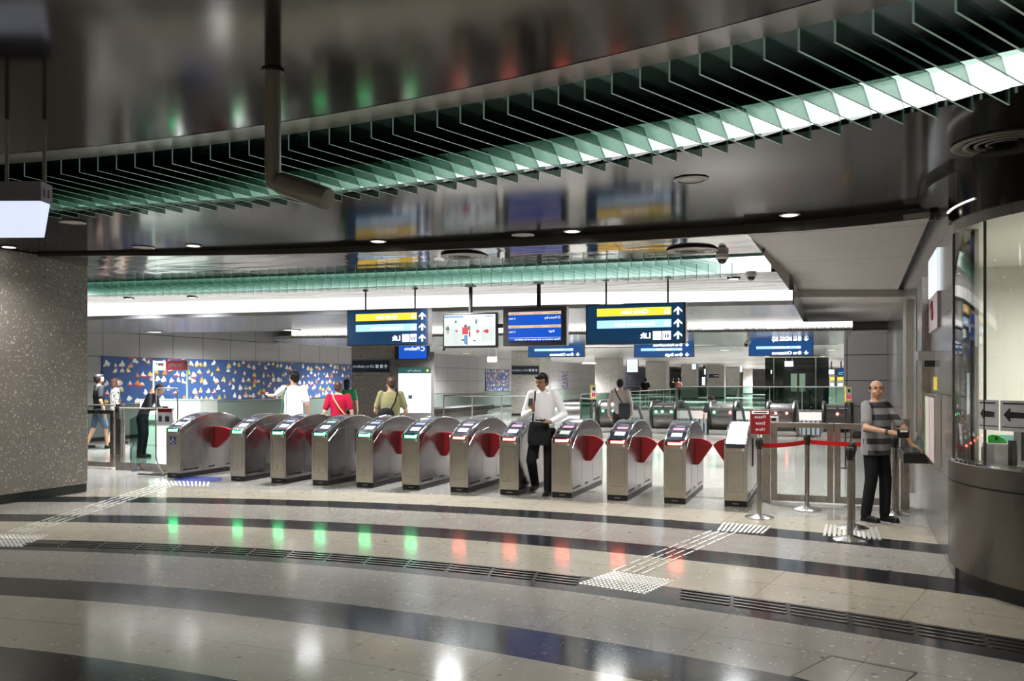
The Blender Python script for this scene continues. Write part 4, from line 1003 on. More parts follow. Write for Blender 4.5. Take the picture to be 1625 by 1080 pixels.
# ------------------------------------------------------------------ barrier posts, belts and the red sign
def stanchion(label, x, y, h=.93):
    t = thing('barrier_post', label, 'barrier post', (x, y, 0), 0, 'belt barrier posts')
    mb = MB(); mb.lathe([(.165, 0), (.165, .012), (.15, .02), (.06, .045), (.03, .055)], 28); mb.build('base', 'silver', t, smooth=30)
    mb = MB(); mb.lathe([(.027, .05), (.027, h - .1)], 16); mb.build('pole', 'steel_fence', t, smooth=40)
    mb = MB(); mb.lathe([(.032, h - .13), (.032, h - .005), (.028, h)], 16); hd = mb.build('belt_head', 'dark', t, smooth=40)
    mb = MB(); [mb.box((.034 * cos(a), .034 * sin(a), h - .06), (.014, .03, .07), a) for a in (0, pi / 2, pi, 3 * pi / 2)]; mb.build('belt_clip', 'black', hd)
    return t
PA, PB, PC, PD, PE = (-.707, 10.05), (-.196, 10.85), (.242, 8.95), (.287, 9.68), (.781, 10.85)
stanchion('belt barrier post carrying the red sign, first from the left', *PA); stanchion('belt barrier post in front of the steel swing gate', *PB)
stanchion('nearest belt barrier post, standing on the slanted steel bars', *PC); stanchion('belt barrier post hidden right behind the nearest one', *PD)
stanchion('belt barrier post half hidden behind the striped-shirt man', *PE)
def belt(label, a, b, za=.84, zb=.84):
    a, b = Vector((*a, za)), Vector((*b, zb)); d = (b - a).normalized(); a = a + d * .04; b = b - d * .04; A = []; B = []
    for i in range(9):
        k = i / 8; p = a.lerp(b, k) - Vector((0, 0, .03 * 4 * k * (1 - k) * .5)); A.append(p + Vector((0, 0, .026))); B.append(p - Vector((0, 0, .026)))
    mb = MB(); mb.strip(A, B); o = mb.build('red_belt', 'red_belt'); m_ = o.modifiers.new('s', 'SOLIDIFY'); m_.thickness = .003
    return tag(o, label, 'barrier belt')
belt('red belt from the red sign post to the post before the swing gate', PA, PB); belt('red belt running behind the man in the striped shirt', PB, PE)
t = thing('red_sign', 'red sign lettered Please Enter Here with an arrow, on the first barrier post', 'sign', (PA[0], PA[1] - .0, 0), R(4))
mb = MB(); mb.bx(-.012, .012, -.012, .012, .925, .98); mb.build('sign_stem', 'silver', t)
mb = MB(); mb.bx(-.105, .125, -.012, .008, .965, 1.262); fr = mb.build('frame', 'silver', t, bevel=.002)
mb = MB(); mb.bx(-.098, .118, -.0145, -.012, .972, 1.255); f2 = mb.build('red_face', 'red_board', t)
mb = MB(); mb.bx(-.085, .105, -.016, -.0145, 1.208, 1.245); bar_ = mb.build('white_bar', 'white', f2)
mb = MB(); mb.bx(-.06, .085, -.0175, -.016, 1.219, 1.233); mb.build('black_arrow', 'ink', bar_)
mb = MB()
for z, s in ((1.158, 'Please'), (1.086, 'Enter'), (1.015, 'Here')): mtext(mb, s, .05, .01, -.0165, z, 'c', .001)
mb.build('lettering', 'white', f2)

# ------------------------------------------------------------------ ticket office: straight steel wall and curved glazed end
def wall_hit(u):
    r = ray(u); s = (1.02 - .3078) / (r[0] - .036 * r[1]); return Vector((r[0] * s, r[1] * s, s))
def wz(u, v): return CAM_H + (HZ - v) / FPX * wall_hit(u).z
def wall_slab(y0, y1, z0, z1, out=0.0, th=.12):
    """box lying along the slanting right wall, its face standing out by 'out'"""
    a, b = (wall_x(y0), y0), (wall_x(y1), y1); mb = MB()
    mb.prism([(a[0] - out, a[1], z0), (b[0] - out, b[1], z0), (b[0] - out, b[1], z1), (a[0] - out, a[1], z1)], (th + out, 0, 0)); return mb
yw0, yw1 = wall_hit(1467).y, wall_hit(1456).y
for y0, y1, z0, z1 in ((7.55, yw0, 0, 3.3), (yw1, 25.2, 0, 3.3), (yw0, yw1, 0, .92), (yw0, yw1, 2.75, 3.3)):
    struct(wall_slab(y0, y1, z0, z1), 'wall_right', 'wall_right')
w1 = thing('window_1', None, None); w1['kind'] = 'structure'
wall_slab(yw0, yw1, .92, 2.75, -.05, .07).build('glass_pane', 'booth_glass', w1)
for y in (yw0 - .02, yw1 - .04): wall_slab(y, y + .07, .92, 2.75, .02, .1).build('window_frame', 'steel', w1)
def wall_thing(name, label, cat, y0, y1, z0, z1, out, m):
    return tag(wall_slab(y0, y1, z0, z1, out, -.001).build(name, m, bevel=.003), label, cat)
wall_thing('steel_column', 'tall dull steel column beside the ticket office service window', 'column', wall_hit(1476).y, wall_hit(1467.5).y, .95, 2.72, .08, 'steel_fence')
wall_thing('steel_column', 'bright slim steel column on the wall behind the striped-shirt man', 'column', wall_hit(1449).y, wall_hit(1443).y, 0.0, 2.75, .09, 'steel')
y0, y1 = wall_hit(1492).y, wall_hit(1478).y
wall_thing('lit_poster', 'glowing white poster high on the ticket office wall', 'poster', y0, y1, 2.46, 2.86, .03, glow('poster_glow', (.85, .95, 1), .75, (.6, .6, .6)))
t = thing('wall_poster', 'pinkish grey poster with a red emblem below the glowing white poster', 'poster')
wall_slab(y0, y1, 2.1, 2.45, .025, -.001).build('panel', mat('poster_grey', (.36, .3, .32), .4), t)
ym = (y0 + y1) / 2; mb = MB(); mb.tube([(wall_x(ym) - .03, ym + .1 * cos(a) * (.5 + .5 * sin(2 * a)), 2.3 + .09 * sin(a)) for a in [k * pi / 8 for k in range(16)]], .012, 5, closed=True); mb.build('emblem', 'red_board', t)
t = thing('intercom', 'small protruding metal intercom box on the ticket office wall', 'intercom')
yi = wall_hit(1482).y; mb = MB(); mb.bx(wall_x(yi) - .16, wall_x(yi), yi - .12, yi + .16, 1.80, 1.90); mb.build('box', 'silver', t, bevel=.008)
mb = MB(); mb.bx(wall_x(yi) - .1, wall_x(yi), yi - .1, yi + .06, 1.735, 1.80); mb.build('lens_housing', 'dark', t, bevel=.01)
wall_thing('sticker', 'yellow sticker on the ticket office wall under the intercom', 'sticker', wall_hit(1488).y, wall_hit(1482).y, 1.5, 1.635, .004, 'yellow_paint')
wall_thing('sticker', 'smaller yellow sticker farther along the ticket office wall', 'sticker', wall_hit(1437.5).y, wall_hit(1435).y, 1.45, 1.68, .004, 'yellow_paint')
t = thing('notice_board', 'tall framed notice with greenish and pink sheets at the corner of the ticket office', 'notice board')
ya, yb = wall_hit(1494).y, wall_hit(1476).y
wall_slab(ya, yb, .78, 1.46, .05, -.001).build('frame', 'silver', t, bevel=.004)
wall_slab(ya + .1, ya + (yb - ya) * .48, .81, 1.43, .055, -.05).build('sheet', mat('pink_sheet', (.5, .38, .4), .6), t); wall_slab(ya + (yb - ya) * .55, yb - .06, .81, 1.43, .055, -.05).build('sheet', mat('pale_sheet', (.55, .58, .45), .6), t)
t = thing('counter_tray', 'black tray shelf under the service window where the man rests his hand', 'shelf', (0, 0, 0))
mb = MB(); mb.bx(.84, wall_x(10.6) - .002, 10.35, 11.2, .66, .775); mb.build('tray', 'black', t, bevel=.008)
mb = MB(); mb.bx(.86, wall_x(10.6) - .004, 10.38, 11.17, .776, .785); mb.build('tray_top', 'black_glass', t)
mb = MB(); mb.prism([(.98, 10.75, .79), (1.085, 10.75, .79), (1.085, 10.75, 1.02)], (0, .3, 0)); tag(mb.build('card_stand', 'glass_green'), 'sloping smoked stand on the black tray beside the window', 'card stand')
mb = MB(); mb.ell((1.2, 11.25, 1.0), (.05, .08, .075)); tag(mb.build('lime_item', mat('lime', (.3, .6, .02), .5), smooth=40), 'lime green item on the sill behind the service window', 'desk item')

BC, BR = (2.25, 7.57), 1.27
def barc(r, a0, a1, n, z): return [(BC[0] + r * cos(R(a0 + (a1 - a0) * i / n)), BC[1] + r * sin(R(a0 + (a1 - a0) * i / n)), z) for i in range(n + 1)]
def ringwall(r, z0, z1, name, m, t, a0=180, a1=330, n=40, th=.03, smooth=30):
    mb = MB(); A, B = barc(r, a0, a1, n, z0), barc(r, a0, a1, n, z1); C_, D_ = barc(r - th, a0, a1, n, z0), barc(r - th, a0, a1, n, z1)
    mb.strip(A, B); mb.strip(C_, D_); mb.strip(B, D_); mb.strip(A, C_); return mb.build(name, m, t, smooth=smooth)
t = thing('ticket_office_booth', 'curved steel and glass ticket office end at the right edge', 'booth')
ringwall(BR - .02, 0, .13, 'plinth', 'black', t); ringwall(BR + .035, .13, .795, 'counter_body', 'steel_dark', t, th=.06)
ringwall(BR + .02, .795, .81, 'shadow_joint', 'groove', t); ringwall(BR + .035, .81, .955, 'counter_band', 'steel_dark', t, th=.3)
ringwall(BR + .02, .955, .975, 'glazing_rail', 'chrome', t, th=.03)
ringwall(BR + .01, 2.78, 2.86, 'head_rail', 'steel_fence', t); ringwall(BR + .035, 2.86, 3.3, 'fascia', 'ceil', t)
for i in range(5): ringwall(BR, .97, 2.79, 'glass_pane', 'booth_glass', t, 180 + 26.8 * i + .25, 206.8 + 26.8 * i - .25, 10, .01)
for i in range(6):
    a = 180 + 26.8 * i + (1.2 if i == 0 else 0); mb = MB(); p = (BC[0] + BR * cos(R(a)), BC[1] + BR * sin(R(a)), 1.88); mb.box(p, (.02, .03 if i == 0 else .008, 1.82), R(a)); mb.build('mullion', 'groove' if i else 'steel_dark', t)
mb = MB(); mb.bx(.985, 1.03, 7.5, 7.62, 0, 3.3); mb.build('corner_post', 'steel_dark', t)
ringwall(BR + .045, 2.955, 2.967, 'reflection_strip', glow('reflection_glow', (1, .97, .9), 1.8), t, 180, 204, 14, .012)  # glowing strip painted in for a light line mirrored by the fascia
mb = MB(); mb.bx(1.16, 5.2, 10.2, 10.3, 0, 3.2); mb.bx(1.14, 1.17, 7.6, 10.2, 0, 3.2); struct(mb, 'wall_office', 'booth_wall')
mb = MB(); mb.bx(1.1, 5.2, 6.2, 10.3, 3.0, 3.04) if 0 else mb.prism(barc(BR - .06, 180, 330, 30, 2.82) + [(5.2, 8, 2.82), (5.2, 10.3, 2.82), (1.12, 10.3, 2.82)], (0, 0, .03)); struct(mb, 'ceiling', 'booth_wall')
mb = MB(); mb.prism(barc(BR - .3, 180, 330, 30, .86) + [(4, 8, .86), (1.2, 8, .86)], (0, 0, .03)); mb.build('inner_counter', 'booth_wall', t)
mb = MB(); mb.bx(5.0, 5.1, 6.5, 10.3, 0, 3.2); struct(mb, 'wall_office', 'booth_wall')
area('office_light', (2.9, 8.4, 2.6), .8, 135, (1, .98, .9))
def pd(u, D, z=0): r = ray(u); return Vector((r[0] * D, r[1] * D, z))
def ang(u):
    best = min((abs((lambda p: 812.5 + FPX * ((p[0] * cos(YAW) + p[1] * sin(YAW)) / (-p[0] * sin(YAW) + p[1] * cos(YAW))))((BC[0] + BR * cos(R(a / 10)), BC[1] + BR * sin(R(a / 10)))) - u), a / 10) for a in range(1800, 2500)); return best[1]
for label, u0, u1, lab in ((None, 1553.5, 1586, 'left-hand paper sheet with a thick black arrow inside the office glass'), (None, 1588, 1630, 'right-hand paper sheet with a thick black arrow inside the office glass')):
    a0, a1 = ang(u0), ang(min(u1, 1625)) + (3 if u1 > 1625 else 0); t2 = thing('arrow_notice', lab, 'notice', (0, 0, 0), 0, 'arrow notices in the office window')
    def sheet(r, b0, b1, z0, z1, name, m, par): mb = MB(); mb.strip(barc(r, b0, b1, 8, z0), barc(r, b0, b1, 8, z1)); o = mb.build(name, m, par); q = o.modifiers.new('s', 'SOLIDIFY'); q.thickness = .001; return o
    sh = sheet(BR + .004, a0, a1, 1.235, 1.455, 'sheet', 'paper', t2)
    w = a1 - a0; f = lambda k: a0 + w * k
    mb = MB(); rr = BR + .0075; pz = lambda k, z: barc(rr, f(k), f(k), 1, z)[0]
    mb.add([pz(.3, 1.375), pz(.82, 1.37), pz(.82, 1.33), pz(.3, 1.33)], [(0, 1, 2, 3)]); mb.add([pz(.12, 1.352), pz(.34, 1.405), pz(.34, 1.30)], [(0, 1, 2)]); mb.build('arrow', 'ink', sh)
    sheet(BR + .0065, f(.08), f(.95), 1.262, 1.268, 'text_line', 'ink', sh); sheet(BR + .0065, f(.1), f(.86), 1.428, 1.438, 'text_line', 'ink', sh)
p = pd(1592, 6.75); rzv = R(-8)
t3 = thing('label_printer', 'grey boxy desk machine on the counter inside the office glass', 'machine', (p.x, p.y, .89), rzv)
mb = MB(); mb.bx(-.15, .19, -.1, .14, 0, .2); mb.build('case', 'machine', t3, bevel=.015); mb = MB(); mb.bx(-.155, -.148, -.07, .1, .04, .16); mb.build('vent_panel', 'dark', t3)
for z in (.07, .15):
    mb = MB(); mb.bx(.06, .12, -.104, -.1, z, z + .012); mb.build('slot', 'white', t3)
t4 = thing('tape_dispenser', 'bright green plastic dispenser on top of the grey desk machine', 'desk item', (p.x - .04, p.y, 1.092), rzv)
mb = MB(); mb.prism([(-.07, -.03, 0), (.07, -.03, 0), (.05, -.03, .035), (0, -.03, .06), (-.04, -.03, .065), (-.07, -.03, .05)], (0, .06, 0)); mb.build('body', 'green_plastic', t4, bevel=.008); mb = MB(); mb.bx(-.02, .0, -.033, -.03, .02, .05); mb.build('mark', 'ink', t4)
q = pd(1608, 7.2); mb = MB(); mb.box((q.x, q.y, 1.0), (.3, .02, .25), 0); tag(mb.build('file_board', 'turq', bevel=.003), 'turquoise board standing behind the grey desk machine', 'board')
q = pd(1627, 6.3); t5 = thing('desk_monitor', 'grey monitor edge inside the office at the right border', 'monitor', (q.x, q.y, .89), R(20))
mb = MB(); mb.bx(-.06, .2, 0, .05, .06, .36); mb.build('case', 'machine', t5, bevel=.006); mb = MB(); mb.bx(-.03, .17, -.004, 0, .1, .33); mb.build('screen', 'ink', t5); mb = MB(); mb.bx(-.1, -.07, .0, .05, 0, .25); mb.build('post', 'dark', t5)

# ------------------------------------------------------------------ escalators, glass balustrades, lift
def escalator(label, u, lights, yf=24.85):
    r = ray(u); s = yf / r[1]; t = thing('escalator_end', label, 'escalator', (r[0] * s, yf, 0), 0)
    W_ = .36
    def loop(off, z0, z1):
        P = []; rad = (z1 - z0) / 2; cz = (z0 + z1) / 2
        for k in range(13): a = R(-90 - 180 * k / 12); P.append((rad + .02 + rad * cos(a) * 1.0, cz + rad * sin(a)))
        P += [(1.3, z1), (2.6, z1 - .3), (6, z1 - 2.3)]; return P
    for sx in (-1, 1):
        P = loop(0, .12, .94); mb = MB(); mb.tube([(sx * W_, y, z) for y, z in P], .055, 8); mb.build('handrail', 'rail_black', t, smooth=40)
        mb = MB(); Q = loop(0, .17, .89); pts = [(sx * W_, y, z) for y, z in Q] + [(sx * W_, 6, -2.0), (sx * W_, 2.2, .1)]; mb.prism(pts, (.012 * sx, 0, 0)); mb.build('glass_balustrade', 'glass_green', t)
    mb = MB(); prof = [(.02 + .3 * (1 - cos(a)), .53 - .36 * cos(a) * 0 + .36 * sin(a)) for a in [R(-90 + 15 * i) for i in range(13)]]
    prof = [(.06 + .3 * (1 - cos(R(-90 + 15 * i))), .5 + .4 * sin(R(-90 + 15 * i))) for i in range(13)]
    mb.prism([(-W_ + .05, y, z) for y, z in prof] + [(-W_ + .05, 1.2, .9), (-W_ + .05, 1.2, .1)], (2 * W_ - .1, 0, 0)); mb.build('newel_drum', 'drum_steel', t, smooth=30)
    mb = MB(); mb.bx(-W_ - .02, W_ + .02, .12, 1.4, 0, .14); mb.build('floor_skirt', 'silver', t)
    for x in (-.16, .16):
        mb = MB(); mb.bx(x - .12, x + .12, .03, .05, .80, .83); mb.build('label_strip', 'white', t)
    for x, c in lights:
        mb = MB(); mb.ell((x, .045, .66), (.034, .02, .034)); mb.build('signal_lamp', 'led_green_core' if c == 'g' else 'led_red_core', t, smooth=40)
    return t
escalator('green-lit escalator end hidden partly behind the grey-shirted man', 966, [(-.2, 'g'), (.12, 'g')])
escalator('escalator end with three green lamps, centre of the row', 1052, [(-.22, 'g'), (-.03, 'g'), (.24, 'g')])
escalator('escalator end with one green and one red lamp', 1145, [(-.22, 'g'), (.24, 'r')])
escalator('escalator end with two red lamps, behind the red sign', 1239, [(-.14, 'r'), (.16, 'r')])
escalator('rightmost escalator end with one red lamp against the grey wall', 1329, [(0, 'r')])
def balustrade(label, a, b, h=1.12, base='steel_fence', z0=0, m='glass_green', step=1.4, band=.0):
    a, b = Vector((*a, 0)), Vector((*b, 0)); d = b - a; L_ = d.length; t = thing('glass_railing', label, 'railing', a, atan2(d.y, d.x), 'glass railings around the escalators'); n = max(1, round(L_ / step)); s = L_ / n
    for i in range(n):
        mb = MB(); mb.bx(i * s + .012, (i + 1) * s - .012, -.006, .006, z0 + .12, h); mb.build('glass_pane', m, t)
    for i in range(n + 1):
        mb = MB(); mb.bx(i * s - .012, i * s + .012, -.02, .02, 0, h + .02); mb.build('post', 'tube_grey', t)
    mb = MB(); mb.tube([(0, 0, h + .02), (L_, 0, h + .02)], .022, 8); mb.build('top_rail', 'silver', t)
    mb = MB(); mb.bx(0, L_, -.03, .03, 0, .12); mb.build('kick_rail', base, t); return t
balustrade('glass railing along the far edge of the escalator opening', (VX0, VY1 + .12), (VX1 + 3.2, VY1 + .12), 1.25, step=1.6)
balustrade('glass railing along the left edge of the escalator opening', (VX0 - .05, VY0 + .1), (VX0 - .05, VY1), step=1.8)
balustrade('glass railing between the dark pillar and the escalators', (-10.7, 22.6), (-7.9, 22.6), m='glass', step=.93)
balustrade('short glass railing beside the leftmost escalator end', (-7.3, 25.65), (-6.75, 25.0), 1.0, step=1.0)
t = thing('concrete_bench', 'long low dark bench on the floor below the blue mural panels', 'bench', (-15.6, 34, 0)); mb = MB(); mb.bx(-.6, .6, -3.5, 3.5, .22, .4); mb.build('seat', 'dark', t); mb = MB(); mb.bx(-.4, .4, -3, 3, 0, .22); mb.build('base', 'tube_grey', t)

Y = 46.5; a, b = aty(1214, 0, Y).x, aty(1315, 0, Y).x; zt = 2.8
t = thing('lift_shaft', 'dark glass lift shaft beyond the escalator opening', 'lift', ((a + b) / 2, Y, 0)); w = (b - a) / 2
mb = MB(); mb.bx(-w, w, 0, 2.4, 0, zt); mb.build('glass_box', 'lift_glass', t)
X_ = lambda u: aty(u, 0, Y).x - (a + b) / 2
for u in (1228, 1294.5):
    mb = MB(); mb.bx(X_(u) - .03, X_(u) + .03, -.04, 0, 0, zt); mb.build('steel_mullion', 'steel', t)
mb = MB(); mb.bx(X_(1243), X_(1284), -.02, 0, 0, 2.1); mb.build('lift_door', mat('lift_door_metal', (.06, .065, .06), .35, .5), t)
for u0, u1 in ((1255, 1265), (1268.5, 1278)):
    mb = MB(); mb.bx(X_(u0), X_(u1), -.03, -.02, 1.0, 1.95); mb.build('door_window', glow('dim_door_window', (.4, .55, .42), .35, (.2, .25, .2)), t)
mb = MB(); mb.bx(X_(1223), X_(1225), -.03, 0, 1.95, 2.15); mb.build('call_indicator', 'screen_white', t)
for u, v, c, nm in ((1257, 614, 'led_red_core', 'a'), (1283, 610, 'led_red_core', 'b')):
    pass
def hung_box(name, label, cat, u, v, D, z_c, m='exit', w=.3, h=.17, col='exit'):
    p = pd(u, D); z = CAM_H + (HZ - v) / FPX * D; t = thing(name, label, cat, (p.x, p.y, 0), YAW)
    mb = MB(); mb.bx(-w / 2, w / 2, -.04, .04, z - h / 2, z + h / 2); mb.build('lit_box', m, t, bevel=.006)
    for s in (-1, 1):
        mb = MB(); mb.lathe([(.008, z + h / 2), (.008, z_c)], 6, (s * w * .4, 0, 0)); mb.build('hanging_rod', 'camw', t)
    return t
EXW = glow('exit_white', (1, 1, 1), .9, (.5, .5, .5))
hung_box('exit_light', 'small white hanging light box in front of the lift shaft', 'sign', 1252, 577, 26, 2.9, EXW, .25, .17)
hung_box('exit_light', 'small white hanging light box left of the far mural panel', 'sign', 781, 570, 21.5, 2.57, EXW, .25, .14)
hung_box('exit_light', 'white hanging lamp arm above the yellow-framed poster stand', 'sign', 935, 576, 30, 2.9, EXW, .5, .06)
# far lit screens and machines
def far_screen(label, u0, u1, v0, v1, Y_, m='screen_white', z_c=2.9):
    a, b = aty(u0, v1, Y_), aty(u1, v0, Y_); w = (b.x - a.x) / 2; t = thing('notice_screen', label, 'screen', ((a.x + b.x) / 2, Y_, 0), 0)
    mb = MB(); mb.bx(-w * 1.1, w * 1.1, 0, .12, a.z - .05, b.z + .05); mb.build('bezel', 'navy_unlit', t); h = b.z - a.z
    mb = MB(); mb.bx(-w, w, -.01, 0, a.z, b.z); s_ = mb.build('screen', m, t)
    mb = MB(); [mb.bx(-w * .8, w * k, -.014, -.01, a.z + h * q, a.z + h * (q + .06)) for q, k in ((.2, .5), (.45, .8))]; mb.bx(-w * .8, -w * .7, -.014, -.01, a.z + h * .2, a.z + h * .51); mb.build('text_block', 'lightblue', s_)
    mb = MB(); mb.lathe([(.04, b.z), (.04, z_c)], 8, (0, .06, 0)); mb.build('hanging_rod', 'dark', t)
    return t
far_screen('lit notice screen left of the pillar behind the green-lit escalator end', 995, 1012, 568, 590, 52)
far_screen('lit notice screen on the slim far pillar', 1098, 1104.5, 571, 586, 68)
far_screen('tall lit panel between the far pillars, lower one', 1114, 1119, 598, 611, 72)
far_screen('tall lit panel between the far pillars, upper one', 1116, 1120, 585, 594, 73)
far_screen('lit narrow poster between the two farthest pillars', 1174, 1178, 578, 590, 80)
for i, (u0, u1) in enumerate(((1316, 1325), (1328, 1339))):
    a, b = aty(u0, 0, 62).x, aty(u1, 0, 62).x; w = (b - a) / 2
    t = thing('ticket_machine', ('ticket machine glowing beyond the lift shaft, left one', 'ticket machine glowing beyond the lift shaft, right one')[i], 'ticket machine', ((a + b) / 2, 62, 0))
    mb = MB(); mb.bx(-w, w, 0, .6, 0, 1.95); mb.build('cabinet', 'counter', t); mb = MB(); mb.bx(-w * .7, w * .7, -.02, 0, 1.1, 1.4); mb.build('screen', 'screen_white', t); mb = MB(); mb.bx(-w * .8, w * .8, -.02, 0, 1.6, 1.8); mb.build('header', 'yellow', t)
far_screen('white lit board above the far ticket machines', 1315, 1324, 586, 594, 61)
far_screen('second lit board at the right above the far ticket machines', 1330, 1339.5, 585, 596, 61, 'navy_far')
for label, u0, u1, v0, v1, D in (('yellow-framed poster on a two-legged stand left of the escalators', 937, 946, 610, 633.5, 19.5), ('yellow-framed poster on a two-legged stand against the grey wall at right', 1341, 1351, 612, 638, 15)):
    p = pd((u0 + u1) / 2, D); w = (u1 - u0) * D / FPX / 2; z0, z1 = CAM_H + (HZ - v1) / FPX * D, CAM_H + (HZ - v0) / FPX * D
    t = thing('poster_stand', label, 'poster stand', (p.x, p.y, 0), YAW)
    mb = MB(); mb.bx(-w, w, -.015, .015, z0, z1); fr = mb.build('frame', 'yellow_paint', t)
    mb = MB(); mb.bx(-w * .78, w * .78, -.019, -.015, z0 + .03, z1 - .03); sh = mb.build('sheet', 'white', t); h = z1 - z0
    mb = MB(); mb.bx(-w * .3, w * .5, -.022, -.019, z0 + h * .6, z0 + h * .82); mb.build('pictogram', 'ink', sh)
    for k in (-.5, .1):
        mb = MB(); mb.bx(w * k, w * (k + .5), -.022, -.019, z0 + h * .2, z0 + h * .45); mb.build('pictogram', 'pic_red', sh)
    for s in (-.85, .85):
        mb = MB(); mb.lathe([(.014, 0.01), (.014, z0)], 8, (s * w, 0, 0)); mb.build('leg', 'dark', t)
    mb = MB(); mb.bx(-w - .04, w + .04, -.1, .1, 0, .012); mb.build('base', 'dark', t)

# ------------------------------------------------------------------ things on the ceilings
def cz(x, y): return 3.3 if y < edge2(max(min(x, 1), -11)) else ceil2_z(x, y) if y < 13.4 else 2.745 if y < 17 else 2.57
def fixture(kind, x, y, label, r=.13, m='lamp', z=None, cat='downlight'):
    z = cz(x, y) if z is None else z; t = thing(kind, label, cat, (x, y, z))
    mb = MB(); mb.lathe([(r, 0), (r * 1.05, -.008), (r * .8, -.014), (r * .78, -.004), (r * .78, 0)], 28); mb.build('trim_ring', 'tube_grey', t, smooth=40)
    mb = MB(); disc(mb, (0, 0, -.006), r * .78, 24); mb.build('lens', m, t); return t
W3 = ('at the right end of the near ceiling', 'above the gap between the two screens', 'near the left line sign', 'in line with the wide wheelchair gate', 'above the big granite pillar')
for (x, y), w_ in zip(((-.33, 8.5), (-2.7, 8.45), (-5.12, 8.35), (-7.5, 7.9), (-9.62, 7.05)), W3):
    pass
for (u, v, k, lab) in ((1253, 340, 1, 'lit round downlight at the right end of the glossy near ceiling'), (908, 366, 1, 'lit round downlight in the near ceiling above the screens'), (600, 382, 1, 'lit round downlight in the near ceiling above the left line sign'),
                       (307, 389, 1, 'lit round downlight in the near ceiling above the wide gate'), (14, 391, 1, 'lit round downlight at the top of the big granite pillar'), (830, 372, 0, 'unlit round fitting between two lit downlights'), (228, 392, 0, 'unlit round fitting left of a lit downlight at left'), (1097, 284, 0, 'large round ceiling fitting just beyond the glass fins'), (115, 352, 0, 'round fitting in the ceiling right of the hanging light box')):
    p = at(u, v, 3.3); fixture('downlight' if k else 'ceiling_speaker', p.x, p.y, lab, .1 if k else .13 if v != 284 else .14, 'lamp' if k else 'lamp_dim', 3.3, 'downlight' if k else 'ceiling fitting')
for x, y, lab in ((-10.43, 11.7, 'small lit downlight above the far fin slot, left'), (-1.2, 12.1, 'lit downlight beside the dome camera at right'), (-11.72, 11.55, 'lit downlight at the far left end of the fin slot')): fixture('downlight', x, y, lab, .09, 'lamp', ceil2_z(x, y) - .001)
for u, v, z, lab in ((245, 527, 2.745, 'lit downlight in the grey ceiling over the left mural'), (462, 524, 2.745, 'lit downlight in the grey ceiling over the man in the white polo'), (740, 561, 2.9, 'lit downlight over the bare grey wall between pillars'), (1217, 566, 2.9, 'lit downlight left above the lift shaft'), (1306, 566, 2.9, 'lit downlight right above the lift shaft'), (1150, 556, 2.9, 'lit downlight left of the right-hand blue sign'), (1320, 556, 2.9, 'lit downlight right of the right-hand blue sign'), (1077, 578, 2.9, 'far lit downlight between pillars, upper'), (1072, 582, 2.9, 'far lit downlight between pillars, lower')):
    p = at(u, v - 1, z); fixture('downlight', p.x, p.y, lab, .22 if z < 2.9 else .3, 'lamp_far', z - .001)
def air_vent(u, v, z, lab, r=.3):
    if z is None:
        p = at(u, v, 3.18); zz = ceil2_z(p.x, p.y)
    else: p = at(u, v, z); zz = z
    t = thing('air_vent', lab, 'air vent', (p.x, p.y, zz))
    for k, q in enumerate((1, .78, .56, .34)):
        mb = MB(); mb.lathe([(r * q, 0), (r * q * 1.02, -.012), (r * q * .9, -.016), (r * q * .84, -.004)], 28); mb.build('ring', 'tube_grey', t, smooth=40)
    mb = MB(); disc(mb, (0, 0, -.003), r * .84, 24); mb.build('dark_core', 'dark', t)
air_vent(737, 407, None, 'round ringed air vent in the lower glossy ceiling above the gate camera screen'); air_vent(1098, 395, None, 'round ringed air vent in the lower glossy ceiling at right'); air_vent(1592, 226, 3.3, 'big round ringed air vent at the top right edge', .33)
def dome(u, v, lab):
    p = at(u, v, 3.15 if v < 420 else 3.06); z = ceil2_z(p.x, p.y); t = thing('dome_camera', lab, 'camera', (p.x, p.y, z))
    mb = MB(); mb.lathe([(.075, 0), (.08, -.05), (.065, -.07)], 20); mb.build('housing', 'camw', t, smooth=40); mb = MB(); mb.ell((0, 0, -.07), (.055, .055, .055), 16, 10); mb.build('lens_dome', 'black_glass', t, smooth=60)
dome(1146, 402, 'dome camera in front of the far glass fins'); dome(1192, 432, 'dome camera behind the right end of the far glass fins')
t = thing('pole_camera', 'white camera on a hanging pole left of the right-hand blue sign', 'camera'); p = pd(1187.5, 18.2); t.location = (p.x, p.y, 0)
mb = MB(); mb.lathe([(.035, 2.44), (.03, 2.6)], 10); mb.build('pole', 'camw', t, smooth=40); mb = MB(); mb.cap((.0, .06, 2.45), (-.03, -.1, 2.38), .055, .055, 12); mb.build('camera_body', 'camw', t, smooth=40); mb = MB(); mb.ell((-.036, -.125, 2.365), (.045, .04, .045)); mb.build('lens', 'black', t, smooth=40)

